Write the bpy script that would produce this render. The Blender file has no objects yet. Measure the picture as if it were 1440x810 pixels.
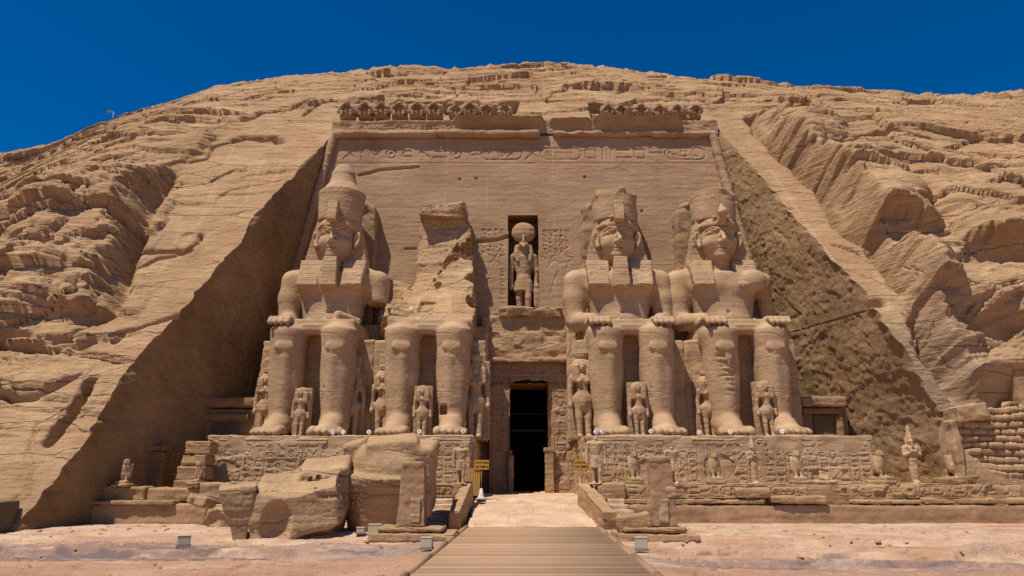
import bpy, math, random
import numpy as np

S = bpy.context.scene
C = S.collection
R_ = math.radians

# ------------------------------------------------------------------ camera
CAM_Y, CAM_Z, PITCH, FPX = -47.0, 2.3, 15.32, 960.0
cam = bpy.data.cameras.new("camera")
cam.sensor_width = 36.0
cam.lens = FPX / 1440 * 36.0
cam.clip_start, cam.clip_end = 0.1, 6000
camo = bpy.data.objects.new("camera", cam)
camo.location = (0, CAM_Y, CAM_Z)
camo.rotation_euler = (R_(90 + PITCH), 0, 0)
C.objects.link(camo)
S.camera = camo

# ------------------------------------------------------------------ sky and sun
SUN = np.array([-0.30, -0.30, 0.906]); SUN /= np.linalg.norm(SUN)
SUN_EL = math.asin(SUN[2])
SUN_AZ = math.atan2(SUN[0], SUN[1])
W = bpy.data.worlds.new("World"); S.world = W; W.use_nodes = True
nt = W.node_tree
bg = nt.nodes["Background"]
sky = nt.nodes.new("ShaderNodeTexSky"); sky.sky_type = 'NISHITA'
sky.sun_disc = False; sky.sun_elevation = SUN_EL; sky.sun_rotation = SUN_AZ
sky.altitude = 1500; sky.air_density = 1.0; sky.dust_density = 0.0; sky.ozone_density = 3.0
hs = nt.nodes.new("ShaderNodeHueSaturation")
hs.inputs["Saturation"].default_value = 1.55; hs.inputs["Value"].default_value = 1.0; hs.inputs["Hue"].default_value = 0.506
nt.links.new(sky.outputs[0], hs.inputs["Color"]); nt.links.new(hs.outputs[0], bg.inputs[0])
bg.inputs[1].default_value = 0.088
sl = bpy.data.lights.new("sun", 'SUN'); sl.energy = 4.8; sl.angle = R_(0.53); sl.color = (1.0, 0.93, 0.82)
so = bpy.data.objects.new("sun", sl); C.objects.link(so)
so.rotation_euler = (R_(90) - SUN_EL, 0, math.atan2(-SUN[0], SUN[1]) + math.pi * 0)
import mathutils
so.rotation_euler = mathutils.Vector(SUN).to_track_quat('Z', 'Y').to_euler()
so.location = (-40, -40, 90)
S.view_settings.view_transform = 'Standard'; S.view_settings.look = 'None'
S.view_settings.exposure = 0.13; S.view_settings.gamma = 1.0
try:
    S.cycles.use_denoising = False
    S.cycles.max_bounces = 6; S.cycles.diffuse_bounces = 4
except Exception:
    pass

# ------------------------------------------------------------------ pixel helpers (photograph 1440 x 810)
_c, _s = math.cos(R_(PITCH)), math.sin(R_(PITCH))
def _ray(px, py):
    v = 405 - py
    return (px - 720, FPX * _c - v * _s, FPX * _s + v * _c)
def at(px, py, y):
    r = _ray(px, py); t = (y - CAM_Y) / r[1]
    return (r[0] * t, y, CAM_Z + r[2] * t)
def atz(px, py, z):
    r = _ray(px, py); t = (z - CAM_Z) / r[2]
    return (r[0] * t, CAM_Y + r[1] * t, z)
def slope(px, py):                      # onto the dressed cliff slope
    r = _ray(px, py); t = (-15.7 + .65 * CAM_Z - CAM_Y) / (r[1] - .65 * r[2])
    return (r[0] * t, CAM_Z + r[2] * t)

# ------------------------------------------------------------------ noise
U = np.uint32
def hsh(ix, iy, iz, seed):
    n = (ix.astype(np.int64).astype(U) * U(374761393) + np.asarray(iy).astype(np.int64).astype(U) * U(668265263)
         + np.asarray(iz).astype(np.int64).astype(U) * U(2246822519) + U((seed * 3266489917) & 0xffffffff))
    n = (n ^ (n >> U(13))) * U(1274126177)
    n = (n ^ (n >> U(15))) * U(2654435761)
    n = n ^ (n >> U(16))
    return n.astype(np.float32) * np.float32(1 / 4294967296.0)
np.seterr(over='ignore')
def _fade(t): return t * t * t * (t * (t * 6 - 15) + 10)
def n2(x, y, seed=0):
    x = np.asarray(x, np.float32); y = np.asarray(y, np.float32)
    ix = np.floor(x); iy = np.floor(y); fx = _fade(x - ix); fy = _fade(y - iy); z = np.zeros_like(ix)
    a = hsh(ix, iy, z, seed); b = hsh(ix + 1, iy, z, seed); c = hsh(ix, iy + 1, z, seed); d = hsh(ix + 1, iy + 1, z, seed)
    return ((a + (b - a) * fx) * (1 - fy) + (c + (d - c) * fx) * fy) * 2 - 1
def n3(x, y, z, seed=0):
    x = np.asarray(x, np.float32); y = np.asarray(y, np.float32); z = np.asarray(z, np.float32)
    ix = np.floor(x); iy = np.floor(y); iz = np.floor(z)
    fx = _fade(x - ix); fy = _fade(y - iy); fz = _fade(z - iz)
    def L(dz):
        a = hsh(ix, iy, iz + dz, seed); b = hsh(ix + 1, iy, iz + dz, seed)
        c = hsh(ix, iy + 1, iz + dz, seed); d = hsh(ix + 1, iy + 1, iz + dz, seed)
        return (a + (b - a) * fx) * (1 - fy) + (c + (d - c) * fx) * fy
    l0 = L(0); l1 = L(1)
    return (l0 + (l1 - l0) * fz) * 2 - 1
def f2(x, y, o=4, seed=0, g=.5):
    r = 0; a = 1.0; t = 0
    for k in range(o):
        r = r + a * n2(x * 2.03 ** k + 7.1 * k, y * 2.03 ** k - 3.3 * k, seed + k * 17); t += a; a *= g
    return r / t
def f3(x, y, z, o=3, seed=0, g=.5):
    r = 0; a = 1.0; t = 0
    for k in range(o):
        m = 2.03 ** k
        r = r + a * n3(x * m + 7.1 * k, y * m - 3.3 * k, z * m + 1.7 * k, seed + k * 17); t += a; a *= g
    return r / t
def sst(a, b, x):
    t = np.clip((x - a) / (b - a), 0, 1); return t * t * (3 - 2 * t)
def worley(x, y, seed=0):               # F1, F2-F1, cell hash
    ix = np.floor(x); iy = np.floor(y)
    d1 = np.full(x.shape, 9., np.float32); d2 = d1.copy(); hc = d1.copy()
    zz = np.zeros_like(ix)
    for a in (-1, 0, 1):
        for b in (-1, 0, 1):
            cx = ix + a; cy = iy + b
            dx = cx + hsh(cx, cy, zz, seed) - x; dy = cy + hsh(cx, cy, zz + 1, seed) - y
            d = np.sqrt(dx * dx + dy * dy)
            m = d < d1
            d2 = np.where(m, d1, np.minimum(d2, d)); hc = np.where(m, hsh(cx, cy, zz + 2, seed), hc); d1 = np.where(m, d, d1)
    return d1, d2 - d1, hc
def cells(x, y, seed=0):                # nearest cell: offset from its centre, F2-F1, three hashes
    ix = np.floor(x); iy = np.floor(y); zz = np.zeros_like(ix)
    d1 = np.full(x.shape, 9., np.float32); d2 = d1.copy(); ox = d1.copy(); oy = d1.copy(); bx = ix.copy(); by = iy.copy()
    for a in (-1, 0, 1):
        for b in (-1, 0, 1):
            cx = ix + a; cy = iy + b
            dx = x - cx - hsh(cx, cy, zz, seed); dy = y - cy - hsh(cx, cy, zz + 1, seed)
            d = np.sqrt(dx * dx + dy * dy); m = d < d1
            d2 = np.where(m, d1, np.minimum(d2, d)); d1 = np.where(m, d, d1)
            ox = np.where(m, dx, ox); oy = np.where(m, dy, oy); bx = np.where(m, cx, bx); by = np.where(m, cy, by)
    return ox, oy, d2 - d1, hsh(bx, by, zz + 2, seed), hsh(bx, by, zz + 3, seed), hsh(bx, by, zz + 4, seed)
def facets(x, z, sx, sz, A, T, seed, groove=0.0, gw=.08):
    """angular broken rock: every cell a tilted plane of its own, some joints open"""
    u = x / sx + .35 * n2(x / sx * .8, z / sz * .8, seed + 31); v = z / sz + .35 * n2(x / sx * .8, z / sz * .8, seed + 32)
    ox, oy, e, h1, h2, h3 = cells(u, v, seed)
    d = A * (h1 - .5) * 2 + T * 2 * ((h2 - .5) * ox * sx + (h3 - .35) * -oy * sz)
    if groove: d = d - groove * (1 - sst(0, gw, e)) * (h3 > .35)
    return d
def worley3(x, y, z, seed=0):
    ix = np.floor(x); iy = np.floor(y); iz = np.floor(z)
    d1 = np.full(x.shape, 9., np.float32); hc = d1.copy()
    for a in (-1, 0, 1):
        for b in (-1, 0, 1):
            for c in (-1, 0, 1):
                cx = ix + a; cy = iy + b; cz = iz + c
                d = (cx + hsh(cx, cy, cz, seed) - x) ** 2 + (cy + hsh(cx, cy, cz, seed + 1) - y) ** 2 + (cz + hsh(cx, cy, cz, seed + 2) - z) ** 2
                m = d < d1
                hc = np.where(m, hsh(cx, cy, cz, seed + 3), hc); d1 = np.where(m, d, d1)
    return np.sqrt(d1), hc

# ------------------------------------------------------------------ mesh helpers
def mkmesh(name, V, Q, mat=None, smooth=True, attrs=None, matidx=None, mats=None, sharp=None):
    me = bpy.data.meshes.new(name)
    V = np.ascontiguousarray(V, np.float32); Q = np.ascontiguousarray(Q, np.int32)
    k = Q.shape[1]
    me.vertices.add(len(V)); me.vertices.foreach_set("co", V.ravel())
    me.loops.add(Q.size); me.loops.foreach_set("vertex_index", Q.ravel())
    me.polygons.add(len(Q))
    me.polygons.foreach_set("loop_start", np.arange(0, Q.size, k, dtype=np.int32))
    try:
        me.polygons.foreach_set("loop_total", np.full(len(Q), k, np.int32))
    except Exception:
        pass
    me.update(calc_edges=True)
    if smooth:
        me.polygons.foreach_set("use_smooth", np.ones(len(Q), bool))
    if attrs:
        for n, a in attrs.items():
            at_ = me.attributes.new(n, 'FLOAT', 'POINT'); at_.data.foreach_set("value", np.ascontiguousarray(a, np.float32).ravel())
    for m in (mats or ([mat] if mat else [])):
        me.materials.append(m)
    if matidx is not None:
        me.polygons.foreach_set("material_index", np.ascontiguousarray(matidx, np.int32))
    me.validate(verbose=False)
    if sharp:
        me.set_sharp_from_angle(angle=R_(sharp))
    return me
def link(name, me, parent=None, loc=None, rz=0):
    o = bpy.data.objects.new(name, me); C.objects.link(o)
    if loc is not None: o.location = loc
    o.rotation_euler = (0, 0, rz)
    if parent: o.parent = parent
    return o
def tag(o, label=None, cat=None, group=None, kind=None):
    if label: o["label"] = label
    if cat: o["category"] = cat
    if group: o["group"] = group
    if kind: o["kind"] = kind
    return o
def empty(name, loc, label, cat, group=None, rz=0):
    o = bpy.data.objects.new(name, None); C.objects.link(o)
    o.location = loc; o.rotation_euler = (0, 0, rz); o.empty_display_size = .2
    return tag(o, label, cat, group)
def struct(name, me):
    o = link(name, me); o["kind"] = "structure"; return o
def gridfaces(nr, nc, base=0, flip=False):
    i = np.arange(nr - 1)[:, None] * nc + np.arange(nc - 1)[None, :] + base
    q = np.stack([i, i + 1, i + nc + 1, i + nc], -1).reshape(-1, 4)
    return q[:, ::-1] if flip else q
def vnormals(V, Q):
    a = V[Q[:, 2]] - V[Q[:, 0]]; b = V[Q[:, 3]] - V[Q[:, 1]] if Q.shape[1] == 4 else V[Q[:, 1]] - V[Q[:, 0]]
    n = np.cross(a, b); N = np.zeros_like(V)
    for c in range(3):
        w = np.zeros(len(V))
        for k in range(Q.shape[1]):
            w += np.bincount(Q[:, k], n[:, c], len(V))
        N[:, c] = w
    return N / (np.linalg.norm(N, axis=1, keepdims=True) + 1e-12)

# ------------------------------------------------------------------ signed-distance sculpting
class Sculpt:
    def __init__(s, lo, hi, h):
        s.lo = np.array(lo, float); s.h = h
        s.ax = [np.arange(lo[i], hi[i] + h, h).astype(np.float32) for i in range(3)]
        s.f = np.full([len(a) for a in s.ax], 9.0, np.float32)
    def _sl(s, lo, hi, m):
        r = []
        for i in range(3):
            a = int(max(0, math.floor((lo[i] - m - s.lo[i]) / s.h))); b = int(min(len(s.ax[i]), math.ceil((hi[i] + m - s.lo[i]) / s.h) + 1))
            if b <= a: return None
            r.append(slice(a, b))
        return tuple(r)
    def op(s, fn, lo, hi, k=.1, sub=False):
        m = k + 3 * s.h
        sl = s._sl(lo, hi, m)
        if sl is None: return
        X = s.ax[0][sl[0]][:, None, None]; Y = s.ax[1][sl[1]][None, :, None]; Z = s.ax[2][sl[2]][None, None, :]
        d = fn(X, Y, Z).astype(np.float32); f = s.f[sl]
        if sub:
            a, b = -f, d
        else:
            a, b = f, d
        t = np.clip(.5 + .5 * (b - a) / k, 0, 1) if k > 0 else (a < b).astype(np.float32)
        r = b + (a - b) * t - k * t * (1 - t)
        if sub:       # f = max(f, -d)  ->  -(smin(-f, d))
            r = -r
        s.f[sl] = r
    def ell(s, c, r, k=.1, sub=False, rot=None):
        c = np.array(c, float); r = np.array(r, float); R = None if rot is None else _rot(rot)
        m = max(r) if rot is not None else 0
        def fn(X, Y, Z):
            x, y, z = X - c[0], Y - c[1], Z - c[2]
            if R is not None: x, y, z = (R[0][i] * x + R[1][i] * y + R[2][i] * z for i in range(3))
            k0 = np.sqrt((x / r[0]) ** 2 + (y / r[1]) ** 2 + (z / r[2]) ** 2)
            k1 = np.sqrt((x / r[0] ** 2) ** 2 + (y / r[1] ** 2) ** 2 + (z / r[2] ** 2) ** 2) + 1e-6
            return k0 * (k0 - 1) / k1
        e = np.maximum(r, m); s.op(fn, c - e, c + e, k, sub)
    def cap(s, a, b, ra, rb=None, k=.1, sub=False):
        rb = ra if rb is None else rb
        a = np.array(a, float); b = np.array(b, float); d = b - a; L = d @ d + 1e-9
        def fn(X, Y, Z):
            x, y, z = X - a[0], Y - a[1], Z - a[2]
            t = np.clip((x * d[0] + y * d[1] + z * d[2]) / L, 0, 1)
            return np.sqrt((x - t * d[0]) ** 2 + (y - t * d[1]) ** 2 + (z - t * d[2]) ** 2) - (ra + (rb - ra) * t)
        m = max(ra, rb); s.op(fn, np.minimum(a, b) - m, np.maximum(a, b) + m, k, sub)
    def chain(s, pts, rs, k=.1, sub=False):
        for i in range(len(pts) - 1): s.cap(pts[i], pts[i + 1], rs[i], rs[i + 1], k, sub)
    def box(s, c, h, rnd=.05, k=.1, sub=False, rot=None, tx=0, ty=0):   # tx, ty: taper of half width per metre of height
        c = np.array(c, float); h = np.array(h, float); R = None if rot is None else _rot(rot)
        e = np.full(3, np.linalg.norm(h)) if rot is not None else h + np.array([abs(tx), abs(ty), 0]) * h[2]
        def fn(X, Y, Z):
            x, y, z = X - c[0], Y - c[1], Z - c[2]
            if R is not None: x, y, z = (R[0][i] * x + R[1][i] * y + R[2][i] * z for i in range(3))
            qx = abs(x) - (h[0] + tx * z) + rnd; qy = abs(y) - (h[1] + ty * z) + rnd; qz = abs(z) - h[2] + rnd
            out = np.sqrt(np.maximum(qx, 0) ** 2 + np.maximum(qy, 0) ** 2 + np.maximum(qz, 0) ** 2)
            return out + np.minimum(np.maximum(qx, np.maximum(qy, qz)), 0) - rnd
        s.op(fn, c - e, c + e, k, sub)
    def fru(s, x, y, z0, z1, rx0, ry0, rx1, ry1, k=.1, sub=False, rnd=0.05, e=2.0, y1=None):   # elliptic frustum, e > 2 squarer
        y1 = y if y1 is None else y1
        def fn(X, Y, Z):
            t = np.clip((Z - z0) / (z1 - z0), 0, 1)
            a = rx0 + (rx1 - rx0) * t; b = ry0 + (ry1 - ry0) * t; yy = y + (y1 - y) * t
            q = (abs((X - x) / a) ** e + abs((Y - yy) / b) ** e) ** (1 / e)
            d = (q - 1) * np.minimum(a, b) + rnd
            dz = abs(Z - (z0 + z1) / 2) - (z1 - z0) / 2 + rnd
            return np.sqrt(np.maximum(d, 0) ** 2 + np.maximum(dz, 0) ** 2) + np.minimum(np.maximum(d, dz), 0) - rnd
        mx, my = max(rx0, rx1), max(ry0, ry1)
        s.op(fn, (x - mx, min(y, y1) - my, z0), (x + mx, max(y, y1) + my, z1), k, sub)
    def col(s, x, zs, ys, rx, ry, k=.1, e=2.4):                       # upright shaft with a radius profile
        def fn(X, Y, Z):
            z = Z.ravel(); sh = Z.shape
            a = np.interp(z, zs, rx).reshape(sh); b = np.interp(z, zs, ry).reshape(sh); yy = np.interp(z, zs, ys).reshape(sh)
            q = (abs((X - x) / a) ** e + abs((Y - yy) / b) ** e) ** (1 / e)
            return np.maximum((q - 1) * np.minimum(a, b), np.maximum(zs[0] - Z, Z - zs[-1]))
        s.op(fn, (x - max(rx), min(ys) - max(ry), zs[0]), (x + max(rx), max(ys) + max(ry), zs[-1]), k)
    def cut(s, ax, v, above):            # remove everything above / below a plane
        sh = [1, 1, 1]; sh[ax] = -1
        d = (s.ax[ax] - v).reshape(sh) * (1 if above else -1)
        s.f = np.maximum(s.f, d)
    def clone(s):
        o = Sculpt.__new__(Sculpt); o.lo, o.h, o.ax, o.f = s.lo, s.h, s.ax, s.f.copy(); return o
    def mesh(s):
        f = s.f
        f[0] = np.maximum(f[0], 1e-3); f[-1] = np.maximum(f[-1], 1e-3); f[:, 0] = np.maximum(f[:, 0], 1e-3); f[:, -1] = np.maximum(f[:, -1], 1e-3)
        f[:, :, 0] = np.maximum(f[:, :, 0], 1e-3); f[:, :, -1] = np.maximum(f[:, :, -1], 1e-3)
        g = f < 0
        n = np.zeros([d - 1 for d in f.shape], np.int8)
        for a in (0, 1):
            for b in (0, 1):
                for c in (0, 1):
                    n += g[a:f.shape[0] - 1 + a, b:f.shape[1] - 1 + b, c:f.shape[2] - 1 + c]
        act = (n > 0) & (n < 8)
        I = np.argwhere(act)
        ids = np.full(n.shape, -1, np.int32); ids[act] = np.arange(len(I))
        P = np.zeros((len(I), 3), np.float32); cnt = np.zeros(len(I), np.float32)
        cor = [(a, b, c) for a in (0, 1) for b in (0, 1) for c in (0, 1)]
        val = {q: f[I[:, 0] + q[0], I[:, 1] + q[1], I[:, 2] + q[2]] for q in cor}
        for q in cor:
            for ax in range(3):
                if q[ax] == 0:
                    r = list(q); r[ax] = 1; r = tuple(r)
                    a, b = val[q], val[r]; m = (a < 0) != (b < 0)
                    t = np.where(m, a / np.where(m, a - b, 1), 0)
                    p = np.tile(np.array(q, np.float32), (len(I), 1)); p[:, ax] += t
                    P += p * m[:, None]; cnt += m
        V = s.lo + s.h * (I + P / cnt[:, None])
        F = []
        for ax in range(3):
            o = [(1, 2), (2, 0), (0, 1)][ax]
            sa = [slice(1, -1)] * 3; sa[ax] = slice(0, -1); sb = [slice(1, -1)] * 3; sb[ax] = slice(1, None)
            a = g[tuple(sa)]; b = g[tuple(sb)]
            for inside, flip in ((a & ~b, False), (~a & b, True)):
                E = np.argwhere(inside)
                if not len(E): continue
                base = E + 1; base[:, ax] -= 1
                def cell(d0, d1):
                    q = base.copy(); q[:, o[0]] -= d0; q[:, o[1]] -= d1
                    return ids[q[:, 0], q[:, 1], q[:, 2]]
                q = np.stack([cell(1, 1), cell(0, 1), cell(0, 0), cell(1, 0)], 1)
                F.append(q[:, ::-1] if flip else q)
        return V.astype(np.float32), np.concatenate(F)
def _rot(r):
    return np.array(mathutils.Euler(r).to_matrix())

def weather(V, Q, amp=.03, scale=1.2, seed=1, strata=.015, fine=.012, chip=0.0, chips=1.2):
    N = vnormals(V, Q); x, y, z = V.T
    d = amp * f3(x * scale, y * scale, z * scale, 3, seed)
    if strata:
        zz = z * 4.2 + 1.1 * n3(x * .4, y * .4, z * .4, seed + 5)
        d = d + strata * (n3(x * .25, y * .25, zz, seed + 6) + .6 * n3(x * .5, y * .5, zz * 2.3, seed + 7))
    if fine: d = d + fine * n3(x * 7, y * 7, z * 9, seed + 9)
    if chip:
        w, hc = worley3(x * chips, y * chips, z * chips * 1.3, seed + 11)
        d = d - chip * np.where(hc > .45, (1 - np.clip(w * 1.1, 0, 1)), 0) + chip * .6 * (hc - .5)
    return V + N * d[:, None]
# ------------------------------------------------------------------ materials
def _n(t, typ, **k):
    n = t.nodes.new(typ)
    for a, b in k.items():
        if a in n.inputs: n.inputs[a].default_value = b
        else: setattr(n, a, b)
    return n
def stone(name, lo, hi, warm=None, strata=.5, grain=14.0, bump=.35, bscale=3.0, tone=.3, pits=.0, bed=0.0, crack=0.0, attrs=(), rough=.92, seed=0.0):
    m = bpy.data.materials.new(name); m.use_nodes = True; t = m.node_tree; L = t.links.new
    b = t.nodes["Principled BSDF"]; b.inputs["Roughness"].default_value = rough
    b.inputs["Specular IOR Level"].default_value = .12
    tc = _n(t, "ShaderNodeTexCoord")
    mp = _n(t, "ShaderNodeMapping"); mp.inputs["Location"].default_value = (seed, seed * .7, seed * 1.3); L(tc.outputs["Object"], mp.inputs[0])
    ms = _n(t, "ShaderNodeMapping"); ms.inputs["Scale"].default_value = (.35, .35, 4.5); L(mp.outputs[0], ms.inputs[0])
    n1 = _n(t, "ShaderNodeTexNoise", Scale=tone, Detail=7.0, Roughness=.62); L(mp.outputs[0], n1.inputs["Vector"])
    n2_ = _n(t, "ShaderNodeTexNoise", Scale=1.1, Detail=6.0, Roughness=.65, Distortion=.4); L(ms.outputs[0], n2_.inputs["Vector"])
    n3_ = _n(t, "ShaderNodeTexNoise", Scale=grain, Detail=5.0, Roughness=.7); L(mp.outputs[0], n3_.inputs["Vector"])
    def mth(op, a, bb, c=None):
        x = _n(t, "ShaderNodeMath", operation=op)
        for i, v in enumerate((a, bb, c)):
            if v is None: continue
            if isinstance(v, (int, float)): x.inputs[i].default_value = v
            else: L(v, x.inputs[i])
        return x.outputs[0]
    s = mth('ADD', mth('MULTIPLY', n1.outputs[0], .9), mth('MULTIPLY', n2_.outputs[0], strata))
    s = mth('ADD', s, mth('MULTIPLY', n3_.outputs[0], .35))
    tot = .9 + strata + .35
    mr = _n(t, "ShaderNodeMapRange"); mr.inputs[1].default_value = tot * .39; mr.inputs[2].default_value = tot * .61; L(s, mr.inputs[0])
    mx = _n(t, "ShaderNodeMix", data_type='RGBA'); mx.inputs[6].default_value = (*lo, 1); mx.inputs[7].default_value = (*hi, 1); L(mr.outputs[0], mx.inputs[0])
    col = mx.outputs[2]
    if warm:
        n4 = _n(t, "ShaderNodeTexNoise", Scale=.55, Detail=5.0, Roughness=.6); mq = _n(t, "ShaderNodeMapping"); mq.inputs["Location"].default_value = (31, 7, 3); mq.inputs["Scale"].default_value = (.5, .5, 1.4)
        L(mp.outputs[0], mq.inputs[0]); L(mq.outputs[0], n4.inputs["Vector"])
        mr4 = _n(t, "ShaderNodeMapRange"); mr4.inputs[1].default_value = .48; mr4.inputs[2].default_value = .68; L(n4.outputs[0], mr4.inputs[0])
        m4 = _n(t, "ShaderNodeMix", data_type='RGBA'); m4.inputs[7].default_value = (*warm, 1); L(mr4.outputs[0], m4.inputs[0]); L(col, m4.inputs[6]); col = m4.outputs[2]
    for an, rgb, amt in attrs:
        aa = _n(t, "ShaderNodeAttribute", attribute_name=an)
        f = mth('MULTIPLY', aa.outputs["Fac"], amt)
        m5 = _n(t, "ShaderNodeMix", data_type='RGBA'); m5.clamp_factor = True; m5.inputs[7].default_value = (*rgb, 1); L(f, m5.inputs[0]); L(col, m5.inputs[6]); col = m5.outputs[2]
    L(col, b.inputs["Base Color"])
    if bump:
        nb = _n(t, "ShaderNodeTexNoise", Scale=bscale, Detail=9.0, Roughness=.68); L(mp.outputs[0], nb.inputs["Vector"])
        h = mth('ADD', mth('MULTIPLY', nb.outputs[0], .10), mth('MULTIPLY', n2_.outputs[0], .06 * strata * 2))
        h = mth('ADD', h, mth('MULTIPLY', n3_.outputs[0], .02))
        if bed:
            for sc, am in ((2.2, .055), (6.5, .020)):
                mb = _n(t, "ShaderNodeMapping"); mb.inputs["Scale"].default_value = (.16, .16, 1.0); L(mp.outputs[0], mb.inputs[0])
                nb2 = _n(t, "ShaderNodeTexNoise", Scale=sc, Detail=2.0, Roughness=.55, Distortion=.12); L(mb.outputs[0], nb2.inputs["Vector"])
                pq = mth('PINGPONG', mth('MULTIPLY', nb2.outputs[0], 4.0), 1.0)
                h = mth('ADD', h, mth('MULTIPLY', pq, am * bed))
        if crack:
            nd = _n(t, "ShaderNodeTexNoise", Scale=1.3, Detail=3.0); L(mp.outputs[0], nd.inputs["Vector"])
            vm = _n(t, "ShaderNodeVectorMath", operation='MULTIPLY_ADD'); L(nd.outputs["Color"], vm.inputs[0]); vm.inputs[1].default_value = (1.6, 1.6, .35); L(mp.outputs[0], vm.inputs[2])
            for scl, wdt, am in (((.10, .10, .62), .020, .16), ((.30, .30, 1.9), .03, .028))[:2 if crack > .5 else 1]:
                mc = _n(t, "ShaderNodeMapping"); mc.inputs["Scale"].default_value = scl; L(vm.outputs[0], mc.inputs[0])
                vo = _n(t, "ShaderNodeTexVoronoi", feature='DISTANCE_TO_EDGE', Scale=1.0); L(mc.outputs[0], vo.inputs["Vector"])
                mv2 = _n(t, "ShaderNodeMapRange"); mv2.inputs[2].default_value = wdt; L(vo.outputs["Distance"], mv2.inputs[0])
                mk = _n(t, "ShaderNodeMapRange"); mk.inputs[1].default_value = .42; mk.inputs[2].default_value = .56; L(n1.outputs[0], mk.inputs[0])
                inv = mth('MULTIPLY', mth('SUBTRACT', 1.0, mv2.outputs[0]), mk.outputs[0])
                h = mth('SUBTRACT', h, mth('MULTIPLY', inv, am * crack))
        if pits:
            v = _n(t, "ShaderNodeTexVoronoi", Scale=2.6); L(mp.outputs[0], v.inputs["Vector"])
            mv = _n(t, "ShaderNodeMapRange"); mv.inputs[1].default_value = .0; mv.inputs[2].default_value = .16; L(v.outputs["Distance"], mv.inputs[0])
            h = mth('ADD', h, mth('MULTIPLY', mv.outputs[0], pits))
        bp = _n(t, "ShaderNodeBump", Strength=bump, Distance=1.0); L(h, bp.inputs["Height"]); L(bp.outputs[0], b.inputs["Normal"])
    return m
def plain(name, rgb, rough=.6, metal=0.0, var=.15, scale=8.0, spec=.3):
    m = bpy.data.materials.new(name); m.use_nodes = True; t = m.node_tree; L = t.links.new
    b = t.nodes["Principled BSDF"]; b.inputs["Roughness"].default_value = rough; b.inputs["Metallic"].default_value = metal; b.inputs["Specular IOR Level"].default_value = spec
    tc = _n(t, "ShaderNodeTexCoord"); n = _n(t, "ShaderNodeTexNoise", Scale=scale, Detail=5.0); L(tc.outputs["Object"], n.inputs["Vector"])
    mx = _n(t, "ShaderNodeMix", data_type='RGBA'); mx.inputs[6].default_value = (*[c * (1 - var) for c in rgb], 1); mx.inputs[7].default_value = (*[min(1, c * (1 + var)) for c in rgb], 1)
    L(n.outputs[0], mx.inputs[0]); L(mx.outputs[2], b.inputs["Base Color"])
    return m
M = {}
M['cliff'] = stone('cliff_sandstone', (.275, .165, .083), (.495, .315, .172), warm=(.375, .222, .115), strata=.55, grain=9, bump=.85, bscale=2.2, bed=1.0, crack=1.0,
                   attrs=(('joint', (.60, .43, .28), .28), ('grey', (.30, .23, .17), .75)))
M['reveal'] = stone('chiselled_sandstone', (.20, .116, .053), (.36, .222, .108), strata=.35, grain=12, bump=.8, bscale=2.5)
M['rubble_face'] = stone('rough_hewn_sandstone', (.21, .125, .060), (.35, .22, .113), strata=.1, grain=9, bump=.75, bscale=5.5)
M['facade'] = stone('facade_sandstone', (.285, .176, .098), (.43, .278, .165), warm=(.36, .217, .116), strata=.5, grain=12, bump=.55, bed=.25, bscale=3.5, attrs=(('joint', (.56, .40, .26), .28),))
M['statue'] = stone('statue_sandstone', (.315, .198, .108), (.52, .345, .20), warm=(.42, .258, .14), strata=.45, grain=14, bump=.45, bed=.12, crack=.30, bscale=4.0, tone=.5)
M['small'] = stone('figure_sandstone', (.31, .192, .098), (.51, .335, .187), strata=.4, grain=16, bump=.35, bscale=6.0, tone=1.2)
M['pale'] = stone('pale_sandstone', (.36, .225, .12), (.56, .375, .215), strata=.4, grain=16, bump=.35, bscale=6.0, tone=1.0)
M['terrace'] = stone('terrace_sandstone', (.28, .168, .082), (.47, .30, .158), warm=(.38, .222, .115), strata=.5, grain=12, bump=.7, crack=.4, bscale=4.0, tone=.7)
M['plaster'] = stone('mud_plaster', (.31, .182, .098), (.43, .262, .148), strata=.15, grain=18, bump=.35, bscale=5.0, tone=.6)
M['mudbrick'] = stone('mudbrick', (.30, .185, .095), (.50, .33, .185), strata=.3, grain=12, bump=.6, bscale=5.0, tone=.8)
M['rock'] = stone('fallen_sandstone', (.31, .192, .098), (.51, .335, .185), warm=(.39, .24, .127), strata=.4, grain=10, bump=.75, bscale=3.0, tone=.5, crack=.8, bed=.35)
M['dark_stone'] = stone('dark_stone', (.10, .075, .045), (.18, .135, .08), strata=.3, grain=10, bump=.5)
M['ramp'] = stone('ramp_slabs', (.40, .26, .16), (.63, .44, .29), strata=.1, grain=14, bump=.35, bscale=5.0, tone=.8)
M['ground'] = stone('courtyard_rock', (.37, .22, .13), (.60, .40, .265), warm=(.44, .24, .14), strata=.0, grain=9, bump=1.0, bscale=3.2, tone=.6,
                    attrs=(('purple', (.245, .15, .13), .78), ('crack', (.13, .10, .095), .8), ('pale', (.62, .45, .33), .45), ('red', (.40, .22, .135), .75)))
M['wood'] = None
M['white'] = plain('white_paint', (.78, .76, .70), .5)
M['glass'] = plain('dark_lens', (.05, .05, .06), .15, spec=.6)
M['boxpaint'] = plain('beige_metal', (.46, .39, .28), .6, var=.1)
M['boxdark'] = plain('grey_metal', (.22, .19, .14), .6)
M['yellow'] = plain('yellow_board', (.55, .27, .03), .6, var=.12)
M['black'] = plain('black_lettering', (.02, .015, .01), .7)
M['rust'] = plain('rusty_pole', (.35, .14, .05), .7)
M['cement'] = plain('whitewashed_cement', (.62, .56, .48), .9)
M['gold'] = plain('yellow_panel', (.48, .26, .06), .7)
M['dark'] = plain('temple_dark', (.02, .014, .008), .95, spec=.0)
M['beam'] = plain('dark_timber', (.06, .035, .02), .8, spec=.1)
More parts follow.
